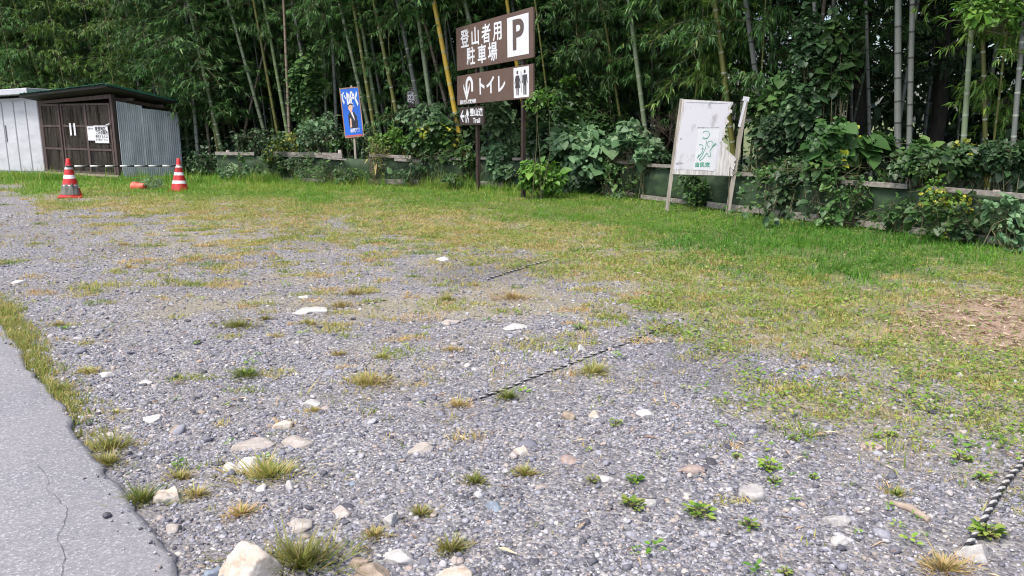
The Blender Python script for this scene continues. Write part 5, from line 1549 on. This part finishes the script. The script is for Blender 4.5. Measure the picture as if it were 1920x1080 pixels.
fill(22, 890, 1270, 1.8, 6.5, ['low', 'mid', 'blue', 'low'], 'shaded bamboo deep in the grove between brown signs and notice board', 'deep bamboos between signs and notice board')
fill(12, 1270, 1520, 2.0, 6.0, ['low', 'mid', 'blue'], 'shaded bamboo deep in the grove behind the notice board', 'deep bamboos behind the notice board')
fill(9, 1520, 2050, 2.6, 6.0, ['high', 'mid', None], 'shaded bamboo deep in the grove at the right', 'deep bamboos at the right')
# front sprays of young bamboo whose leaves hang into the light
for px, off, c, lab in [(230, 1.9, 'lime', 'yellow green bamboo behind the right half of the wooden shed roof'), (20, 2.6, 'lime', 'light green bamboo at the upper left corner above the steel shed'), (740, 1.6, 'low', 'leafy young bamboo over the small dark sign'),
                        (60, 1.6, 'low', 'leafy young bamboo drooping over the white shed roof'), (150, 2.2, 'lime', 'light yellow green bamboo spray right above the shed roof peak'),
                        (330, 1.2, 'low', 'leafy bamboo hanging over the back of the wooden shed'), (1100, .9, 'low', 'leafy young bamboo right of the brown boards'),
                        (1150, 1.4, 'blue', 'dark leafed young bamboo beside the thin olive culm'), (1290, .9, 'lime', 'light green bamboo spray hanging above the notice board'),
                        (1345, 1.5, 'lime', 'light green bamboo behind the olive culm at the notice board'), (1420, 1.3, 'low', 'leafy young bamboo above the bushes right of the notice board'),
                        (1260, 2.0, 'blue', 'dark leafed young bamboo left above the notice board'), (1860, 1.4, 'lime', 'light green spray at the upper right corner')]:
    Y = fence_Y(px) + off; p = at(px, 300, Y); p.z = 0
    bamboo(p, Vector((brnd.gauss(-.03, .05), -.06, 1)).normalized(), .035, 'olive', 'white', c, lab, 'young bamboos at the front of the grove')

# far dark wood behind the grove: reads as one mass
def along_fence(n, o_lo, o_hi, ext=1.6):
    pts = [FA + (FA - FB) * ext, FA, FB, FD, FD + fdir * 7]
    segs = list(zip(pts, pts[1:])); lens = np.array([(b - a).length for a, b in segs])
    X, Y = [], []
    for (a, b), ln in zip(segs, lens):
        m = int(n * ln / lens.sum()); t = rng.uniform(-.04, 1.04, m); nrm = Vector((-(b - a).y, (b - a).x, 0)).normalized()
        if nrm.y < 0: nrm = -nrm
        off = rng.uniform(o_lo, o_hi, m)
        X.append(a.x + (b.x - a.x) * t + nrm.x * off); Y.append(a.y + (b.y - a.y) * t + nrm.y * off)
    return np.concatenate(X), np.concatenate(Y)
def far_wood():
    x, y = along_fence(80000, 7.5, 12.5, 2.6)
    z = rng.uniform(0, 1, len(x)) ** .95 * 14
    cl = fbm(x * .8 + z * .5, z * .9 + y * .3, 5)
    k = cl > .24
    P = np.stack([x, y, z], 1)[k]; N = len(P); per = 3
    P = np.repeat(P, per, 0) + rng.normal(0, .18, (N * per, 3)); N *= per
    d = rng.normal(0, 1, (N, 3)) + np.array([0, -.3, -.5]); up = rng.normal(0, .6, (N, 3)) + np.array([0, -.6, .8])
    Ln = rng.uniform(.2, .42, N)
    v, f, r = scatter(T_SLIM, P, frames(d, up), Ln * .55, Ln, np.clip(rng.normal(.45, .25, N), 0, 1))
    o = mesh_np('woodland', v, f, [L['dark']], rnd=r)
    tag(o, 'dark evergreen wood standing behind the bamboo grove', 'woodland', kind='stuff')
far_wood()
def undergrowth():
    x, y = along_fence(15000, .35, 8.0, 1.3)
    cl = fbm(x * .9, y * .9, 15)
    z = rng.uniform(0, 1, len(x)) * (.15 + 1.0 * sstep(.35, .7, cl))
    per = 3; N = len(x) * per
    P = np.repeat(np.stack([x, y, z], 1), per, 0) + rng.normal(0, .09, (N, 3)); P[:, 2] = np.maximum(P[:, 2], .02)
    d = rng.normal(0, .7, (N, 3)) + np.array([0, -.3, -.3]); up = rng.normal(0, .4, (N, 3)) + np.array([0, -.4, .9])
    Ln = rng.uniform(.06, .14, N)
    v, f, r = scatter(T_OVATE, P, frames(d, up), Ln * .8, Ln, np.clip(rng.normal(.5, .25, N), 0, 1))
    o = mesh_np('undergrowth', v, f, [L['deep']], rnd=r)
    tag(o, 'dark leafy undergrowth covering the floor of the grove', 'undergrowth', kind='stuff')
undergrowth()

# three dark trunks of old trees inside the grove
def dark_tree(px, w, off, label):
    Y = fence_Y(px) + off; p = at(px, 250, Y); p.z = 0; R_ = w * Y / FPX / 2
    r_ = empty('tree', p); tag(r_, label, 'tree', 'old trees inside the grove')
    sd = np.random.default_rng(px); mb = MB()
    pts, rad = [], []
    for i in range(13):
        z = -.1 + i * .9; pts.append((sd.normal(0, .05), sd.normal(0, .05), z)); rad.append(R_ * (1.35 if i == 0 else 1 - i * .045))
    mb.tube(pts, rad, 12); mb.build('trunk', M['bark'], r_)
    Ps, Ds, segs = [], [], []
    for z in np.arange(2.2, 10.5, .22):
        a = sd.uniform(0, 6.28); ln = sd.uniform(.9, 2.2); o_ = np.array([math.cos(a), math.sin(a), -.12])
        q0 = np.array([0, 0, z]); q1 = q0 + o_ * ln; segs.append((q0, q1, .025, .008))
        m = 150; t = sd.uniform(.25, 1.05, (m, 1))
        Ps.append(q0 + (q1 - q0) * t + sd.normal(0, .2, (m, 3)) * np.array([1, 1, .55])); Ds.append(o_ * .6 + sd.normal(0, .7, (m, 3)) + np.array([0, 0, -.3]))
    P = np.concatenate(Ps); N = len(P); Ln = sd.uniform(.08, .18, N)
    v = scatter(T_SLIM, P, frames(np.concatenate(Ds), sd.normal(0, .5, (N, 3)) + np.array([0, 0, 1])), Ln * .3, Ln, np.clip(sd.normal(.4, .2, N), 0, 1))
    V, F, Rn, Mi = join([(*v, 0), (*sticks(segs, 5), 1)])
    mesh_np('crown', V, F, [L['dark'], M['bark']], r_, rnd=Rn, midx=Mi)
M['bark'] = surf('dark_bark', (.012, .010, .008), (.04, .033, .026), .9, (16, 16, 3), 6, .6, .03)
dark_tree(1505, 40, 4.2, 'dark thick tree trunk in the shade left of the tall creeper')
dark_tree(1600, 36, 4.4, 'dark tree trunk right behind the tall creeper')
dark_tree(1752, 30, 5.2, 'dark thick tree trunk between grey pair and leaning blue green culm')
dark_tree(1245, 30, 5.0, 'dark tree trunk deep behind the bare twiggy shrub')

# ------------------------------------------------------------------ shrubs, creepers and weeds along the fence
def bush(px, py, w, h, off, leaf, label, n=500, size=.08, tmpl=T_OVATE, clumps=12, cat='shrub', name='shrub', depth=.6, face=.5, extra=None, group='shrubs and creepers along the fence', ground_=True, stem='twig', spread=.26):
    """a mound of leaves filling about w x h photo pixels around (px, py), OFF metres behind (+) or before (-) the fence"""
    Y = fence_Y(px) + off
    c = at(px, py, Y); k = (Y * CT + .3) / FPX
    rx, rz = w * k / 2, h * k / 2; ry = max(.12, rx * depth)
    sd = np.random.default_rng(int(px * 7 + py))
    # sub-clumps
    u = unit(sd.normal(size=(clumps, 3))) * sd.uniform(.25, .95, (clumps, 1)) ** .6
    cc = u * np.array([rx, ry, rz]) * .8
    if cat == 'creeper':
        cc = np.stack([sd.uniform(-1, 1, clumps) * rx * .85, sd.normal(0, .35, clumps) * ry, sd.uniform(-.9, .9, clumps) * rz], 1)
    cc = cc + sd.normal(0, .10, (clumps, 3)) * np.array([rx, ry, rz])
    cr = sd.uniform(.35, 1.35, clumps)
    n = int(n * 2.3); size = size * .8
    ids = sd.integers(0, clumps, n)
    s_ = unit(sd.normal(size=(n, 3))) * (sd.uniform(.35, 1, (n, 1)) ** .5)
    P = cc[ids] + s_ * (spread * 1.9 * cr[ids])[:, None] * np.array([min(rx, rz * 1.4), max(ry, .12), rz])
    out = unit(P / np.array([rx, ry, rz]) + 1e-6)
    up = out * np.array([.6, .6, .4]) + np.array([0, -face * .6, .85]) + sd.normal(0, .33, (n, 3))
    d = out * np.array([.8, .8, .2]) + np.array([0, -.15, -.45]) + sd.normal(0, .55, (n, 3))
    Ln = size * np.exp(sd.normal(0, .42, n)) * np.where(sd.uniform(0, 1, n) < .35, .6, 1.0)
    tone = np.clip(.45 + .16 * sd.normal(size=clumps)[ids] + sd.normal(0, .2, n), 0, 1)
    wd = {id(T_OVATE): .95, id(T_HEART): .95, id(T_SLIM): .3}.get(id(tmpl), .9)
    parts = [(*scatter(tmpl, P, frames(d, up), Ln * wd, Ln, tone), 0)]
    base = np.array([0, 0, -c.z]) if ground_ else np.array([0, .05, -rz])
    segs = []
    for q in (cc if depth > .1 else cc[:0]):
        b0_ = base + np.array([sd.normal(0, rx * .25), sd.normal(0, .05), 0]); m_ = (b0_ + q) / 2 + sd.normal(0, .06, 3)
        segs += [(b0_, m_, .008, .006), (m_, q, .006, .003)]
        for _ in range(3):
            segs.append((q, q + sd.normal(0, .14, 3) * np.array([1, 1, .8]), .003, .0015))
    if depth <= .1:      # runners: thin stems from leaf cluster to leaf cluster along the fence
        order = np.argsort(cc[:, 0] + sd.normal(0, .12, clumps))
        for q0, q1 in zip(cc[order], cc[order[1:]]):
            if np.linalg.norm(q1 - q0) < .55: segs.append((q0, q1, .0035, .0025))
        segs.append((cc[order[0]], np.array([cc[order[0]][0], cc[order[0]][1], -c.z]), .005, .004))
    parts.append((*sticks(segs), 1))
    mats = [L[leaf], M[stem]]
    if extra:
        el, frac = extra
        ne = int(n * frac); sel = sd.integers(0, max(1, clumps // 4), ne)
        P2_ = cc[sel] + unit(sd.normal(size=(ne, 3))) * .14 * np.array([1, 1, 1]) + np.array([0, -.05, .03])
        parts.append((*scatter(tmpl, P2_, frames(sd.normal(0, .6, (ne, 3)) + np.array([0, -.2, -.4]), sd.normal(0, .4, (ne, 3)) + np.array([0, -.5, .8])), np.full(ne, size * wd), np.full(ne, size), np.clip(sd.normal(.5, .25, ne), 0, 1)), 2))
        mats.append(L[el])
    V, F, Rn, Mi = join(parts)
    o = mesh_np(name, V, F, mats, rnd=Rn, midx=Mi)
    o.location = c
    tag(o, label, cat, group)
    return o

bush(440, 322, 90, 34, -.25, 'pale', 'pale weeds at the foot of the left fence end', 420, .06)
bush(520, 288, 62, 80, -.1, 'mid', 'leafy bush spilling over the left part of the fence', 620, .075, extra=('yellow', .05))
bush(478, 262, 90, 40, .7, 'deep', 'dark shrub behind the left end of the long fence', 420, .08)
bush(598, 246, 92, 62, .6, 'pale', 'blue green shrub behind the fence left of the blue poster', 520, .07)
bush(545, 265, 40, 40, .4, 'yellow', 'yellowish small plant between two shrubs on the left fence', 110, .07)
bush(578, 190, 56, 165, .9, 'mid', 'leafy creeper climbing bamboo left of the blue poster', 1500, .085, T_HEART, 22, 'creeper', 'climbing_vine', .5)
bush(737, 262, 80, 48, .25, 'bright', 'bright green shrub right of the blue poster', 560, .075)
bush(800, 212, 84, 44, .55, 'pale', 'pale leafed top of the bush below the small dark sign', 420, .10, T_HEART)
bush(812, 268, 100, 88, .0, 'mid', 'large green bush hanging over the fence left of the sign posts', 1000, .10, T_HEART, 16, extra=('yellow', .05))
bush(936, 262, 56, 120, .45, 'pale', 'creeper with pale leaves climbing between the two sign posts', 760, .11, T_HEART, 16, 'creeper', 'climbing_vine', .4)
bush(1000, 232, 56, 110, .0, 'mid', 'leafy vine wrapped round the right sign post', 520, .09, T_HEART, 14, 'creeper', 'climbing_vine', .5)
bush(1075, 200, 150, 90, .45, 'mid', 'arching leafy branches right of the toilet board', 900, .085, T_OVATE, 22, depth=.4)
bush(1012, 186, 62, 30, -2.15, 'bright', 'light green sprig crossing the corner of the toilet board', 120, .06, T_OVATE, 3, depth=.25, spread=.5)
bush(1018, 334, 92, 74, -1.7, 'bright', 'bright green shrub standing in the grass right of the sign posts', 760, .085, T_OVATE, 14)
bush(1100, 285, 190, 96, -.25, 'pale', 'mound of big pale heart shaped leaves over the fence corner', 820, .165, T_HEART, 20)
bush(1195, 268, 95, 56, .15, 'pale', 'pale big leafed creeper between the fence corner and the notice board', 330, .15, T_HEART, 10)
bush(1090, 342, 110, 52, -.35, 'deep', 'dark leaves hanging low at the fence corner', 420, .10, T_HEART, 10)
bush(1175, 372, 110, 26, -.3, 'mid', 'low weeds at the fence foot left of the notice board', 320, .06)
bush(1315, 352, 100, 60, -.02, 'mid', 'leafy weeds filling the gap under the notice board', 560, .075)
bush(1270, 392, 90, 22, -.35, 'mid', 'low weeds around the left leg of the notice board', 260, .055)
bush(1482, 262, 150, 130, .6, 'deep', 'big dark bush right behind the notice board', 1700, .085, T_OVATE, 30)
bush(1528, 150, 90, 220, .75, 'deep', 'tall creeper covering bamboo right of the big dark bush', 1700, .09, T_HEART, 30, 'creeper', 'climbing_vine', .5)
bush(1575, 110, 60, 130, .9, 'mid', 'greener upper creeper hanging beside the tall one', 600, .09, T_HEART, 14, 'creeper', 'climbing_vine', .5)
bush(1590, 272, 150, 84, .3, 'mid', 'shrub with large leaves behind the fence right of the dark bush', 760, .13, T_HEART, 18, extra=('yellow', .03))
bush(1470, 366, 90, 56, -.12, 'deep', 'creeper draped over the fence right of the notice board', 260, .085, T_OVATE, 14, 'creeper', 'climbing_vine', .35)
bush(1600, 372, 170, 90, -.12, 'mid', 'wide leafy creeper hanging over the middle of the right fence', 300, .085, T_OVATE, 22, 'creeper', 'climbing_vine', .3)
bush(1775, 306, 190, 62, .45, 'mid', 'shrub with yellowing tips behind the right fence', 1000, .09, T_OVATE, 22, extra=('yellow', .07))
bush(1768, 395, 64, 110, -.12, 'bright', 'yellow green creeper hanging on the right fence', 260, .075, T_OVATE, 12, 'creeper', 'climbing_vine', .4, extra=('yellow', .25))
bush(1885, 405, 100, 90, -.12, 'pale', 'grey green leaves against the fence at the right edge', 170, .085, T_HEART, 12)
bush(1895, 300, 80, 80, .4, 'deep', 'dark shrub behind the fence at the right edge', 520, .085)
bush(1700, 300, 90, 50, .4, 'deep', 'dark leaves at the foot of the grey bamboo pair', 420, .09, T_OVATE)
bush(702, 292, 46, 96, -.3, 'tuft', 'dry reddish stalks standing in front of the fence', 190, .085, T_SLIM, 16, 'weeds', 'dry_stalks', .5, stem='bare_twig')
bush(620, 322, 200, 34, -.4, 'mid', 'tall mixed weeds in front of the fence below the blue poster', 620, .07, T_SLIM, 22)
bush(860, 335, 120, 26, -.45, 'mid', 'low weeds around the foot of the left sign post', 420, .06)
bush(285, 342, 70, 30, -4.2, 'pale', 'feathery green weed in the grass beside the right traffic cone', 420, .05, T_SLIM, 12)
bush(380, 300, 60, 60, .2, 'deep', 'dark weeds between corrugated wall and fence end', 420, .07)
bush(140, 330, 150, 16, 1.0, 'mid', 'grassy weeds along the front of the wooden shed', 300, .09, T_SLIM, 16)
bush(1905, 480, 60, 24, -.3, 'pale', 'grey green weeds under the fence at the right edge', 200, .06)
bush(1870, 18, 190, 84, .8, 'bright', 'maple like leaves hanging in the upper right corner', 620, .06, T_HEART, 16, 'tree branch', 'leafy_branch', .6, ground_=False, spread=.34)

# bare twiggy shrub left of the notice board
Y = fence_Y(1270) + 1.1; c = at(1285, 330, Y)
sd = np.random.default_rng(3); segs = []
def grow(p, d, ln, r, lev):
    q = p + d * ln; segs.append((p, q, r, r * .7))
    if lev == 0: return
    for _ in range(3): grow(q, unit(d + sd.normal(0, .42, 3)), ln * .72, r * .62, lev - 1)
for k in range(4): grow(np.array([sd.normal(0, .1), 0, -c.z]), unit(np.array([sd.normal(-.1, .35), sd.normal(0, .2), 1])), .65, .011, 4)
v, f, r = sticks(segs)
o = mesh_np('bare_shrub', v, f, [M['bare_twig']]); o.location = c
tag(o, 'bare brown twiggy shrub in the shade left of the notice board', 'shrub', 'shrubs and creepers along the fence')

# more growth along the fence
for a_ in [
    (660, 330, 120, 24, -.35, 'mid', 'low green weeds at the fence foot under the blue poster', 420, .055, T_OVATE, 18),
    (770, 322, 110, 30, -.3, 'deep', 'weeds at the fence foot below the large green bush', 380, .06, T_OVATE, 14),
    (560, 300, 110, 34, -.12, 'deep', 'dark leaves hanging on the fence left of the poster stake', 420, .07, T_OVATE, 16),
    (640, 272, 90, 34, .35, 'mid', 'leafy weeds behind the fence at the poster stake', 380, .075, T_OVATE, 12),
    (690, 262, 60, 40, .3, 'deep', 'dark leaves right behind the foot of the poster', 320, .075, T_OVATE, 10),
    (770, 240, 70, 70, .8, 'deep', 'dark shrub behind the small dark sign', 480, .09, T_OVATE, 12),
    (870, 240, 70, 70, .6, 'deep', 'dark leaves at the foot of the yellow bamboo', 420, .10, T_HEART, 12),
    (952, 322, 84, 44, .0, 'pale', 'pale leaves at the foot of the sign posts', 420, .09, T_HEART, 14),
    (1018, 262, 110, 80, -.3, 'deep', 'dark growth behind the right sign post', 620, .10, T_HEART, 14),
    (1060, 148, 40, 26, .35, 'bright', 'highest light green sprig right of the toilet board', 90, .07, T_OVATE, 5),
    (1150, 238, 110, 60, .55, 'mid', 'green creeper behind the mound of big pale leaves', 560, .11, T_HEART, 14),
    (1060, 250, 120, 80, .2, 'mid', 'tangled leaves between right sign post and mound of big pale leaves', 620, .085, T_OVATE, 22),
    (1150, 320, 120, 50, -.2, 'mid', 'leaves hanging below the rail left of the notice board', 360, .08, T_OVATE, 16),
    (1215, 285, 70, 40, .0, 'pale', 'pale leaves lying over the rail left of the notice board', 220, .10, T_HEART, 10),
    (880, 292, 60, 50, -.1, 'mid', 'leaves spilling over the rail left of the left sign post', 340, .08, T_OVATE, 12),
    (940, 300, 60, 70, .05, 'pale', 'pale creeper on the fence between the sign posts', 360, .085, T_HEART, 14),
    (1560, 318, 170, 50, .2, 'mid', 'tangle of leaves on the rail under the tall creeper', 700, .08, T_OVATE, 22),
    (1240, 300, 60, 60, .3, 'deep', 'dark leaves left of the notice board post', 320, .09, T_OVATE, 10),
    (1330, 366, 70, 36, .1, 'deep', 'dark weeds around the right leg of the notice board', 380, .07, T_OVATE, 14),
    (1462, 318, 110, 46, .15, 'mid', 'leaves spilling over the rail right of the notice board', 420, .08, T_OVATE, 18),
    (1442, 222, 96, 110, 1.0, 'mid', 'upper left part of the growth behind the notice board', 900, .085, T_OVATE, 22),
    (1510, 320, 130, 60, .25, 'deep', 'dark leaves between big dark bush and the fence rail', 720, .085, T_OVATE, 18),
    (1480, 200, 80, 150, .7, 'mid', 'ragged creeper joining big dark bush and tall creeper', 760, .09, T_HEART, 20),
    (1690, 402, 110, 60, -.14, 'mid', 'thin creeper low on the right fence right of the wide one', 150, .075, T_OVATE, 14),
    (1825, 430, 90, 60, -.14, 'deep', 'scattered dark leaves on the green sheet near the right edge', 110, .08, T_HEART, 14),
    (1845, 300, 110, 60, .5, 'deep', 'dark growth under the leaning blue green culm', 560, .09, T_OVATE, 16),
    (1740, 285, 80, 44, .5, 'mid', 'leaves between grey bamboo pair and leaning culm', 360, .09, T_OVATE, 12),
]:
    bush(*a_, name='shrub', depth=.45)

for a_ in [
    (1610, 382, 480, 104, -.10, 'deep', 'thin ivy runners spread over the green sheet of the right fence', 200, .075, T_OVATE, 90),
    (1830, 400, 260, 90, -.10, 'mid', 'thin ivy runners over the fence near the right edge', 170, .08, T_HEART, 50),
    (1470, 372, 220, 84, -.10, 'mid', 'thin ivy runners on the fence just right of the notice board', 190, .07, T_OVATE, 46),
    (620, 305, 400, 44, -.08, 'mid', 'thin ivy runners spread over the left fence', 300, .065, T_OVATE, 80),
    (860, 305, 200, 50, -.08, 'deep', 'thin ivy runners on the fence left of the sign posts', 190, .07, T_OVATE, 50),
    (1190, 335, 150, 70, -.08, 'mid', 'thin ivy runners on the fence left of the notice board', 170, .075, T_OVATE, 40),
    (1600, 318, 500, 36, .1, 'mid', 'leaves trailing along the top rail of the right fence', 90, .08, T_OVATE, 90),
    (1120, 262, 260, 60, .4, 'mid', 'tangle of mixed leaves behind the fence corner', 620, .085, T_OVATE, 50),
    (650, 258, 420, 30, .35, 'deep', 'dark growth trailing along the top of the left fence', 420, .08, T_OVATE, 80),
]:
    bush(*a_, name='climbing_vine', cat='creeper', depth=.04, spread=.10)

def tall_weeds():
    """long grass and stalks standing before the left fence and the sheds"""
    X, Y = [], []
    t = rng.uniform(.0, 1.0, 900); off = -np.abs(rng.normal(.15, .25, 900)) - .08
    nrm = Vector((-(FB - FA).y, (FB - FA).x, 0)).normalized()
    X.append(FA.x + (FB.x - FA.x) * t + nrm.x * off); Y.append(FA.y + (FB.y - FA.y) * t + nrm.y * off)
    t = rng.uniform(-.1, 1.05, 500)
    a, b = G(60, 338), G(370, 342); off = rng.normal(0, .3, 500)
    X.append(a.x + (b.x - a.x) * t); Y.append(a.y + (b.y - a.y) * t - np.abs(off) - .1)
    x, y = np.concatenate(X), np.concatenate(Y)
    k = rng.uniform(0, 1, len(x)) < sstep(.35, .6, fbm(x * 1.3, y * 1.3, 57)) + .15
    x, y = x[k], y[k]
    h = .09 + .26 * fbm(x * 1.7, y * 1.7, 58) ** 1.4
    a_ = blades(x, y, 9, h, np.full(len(x), .008), np.full(len(x), .5), np.clip(rng.normal(.42, .2, len(x)), 0, 1), .15, .06)
    o = mesh_np('long_grass', a_[0], a_[1], [L['lawn']], rnd=a_[2])
    tag(o, 'long uncut grass standing before the fence and the sheds', 'grass', kind='stuff')
tall_weeds()
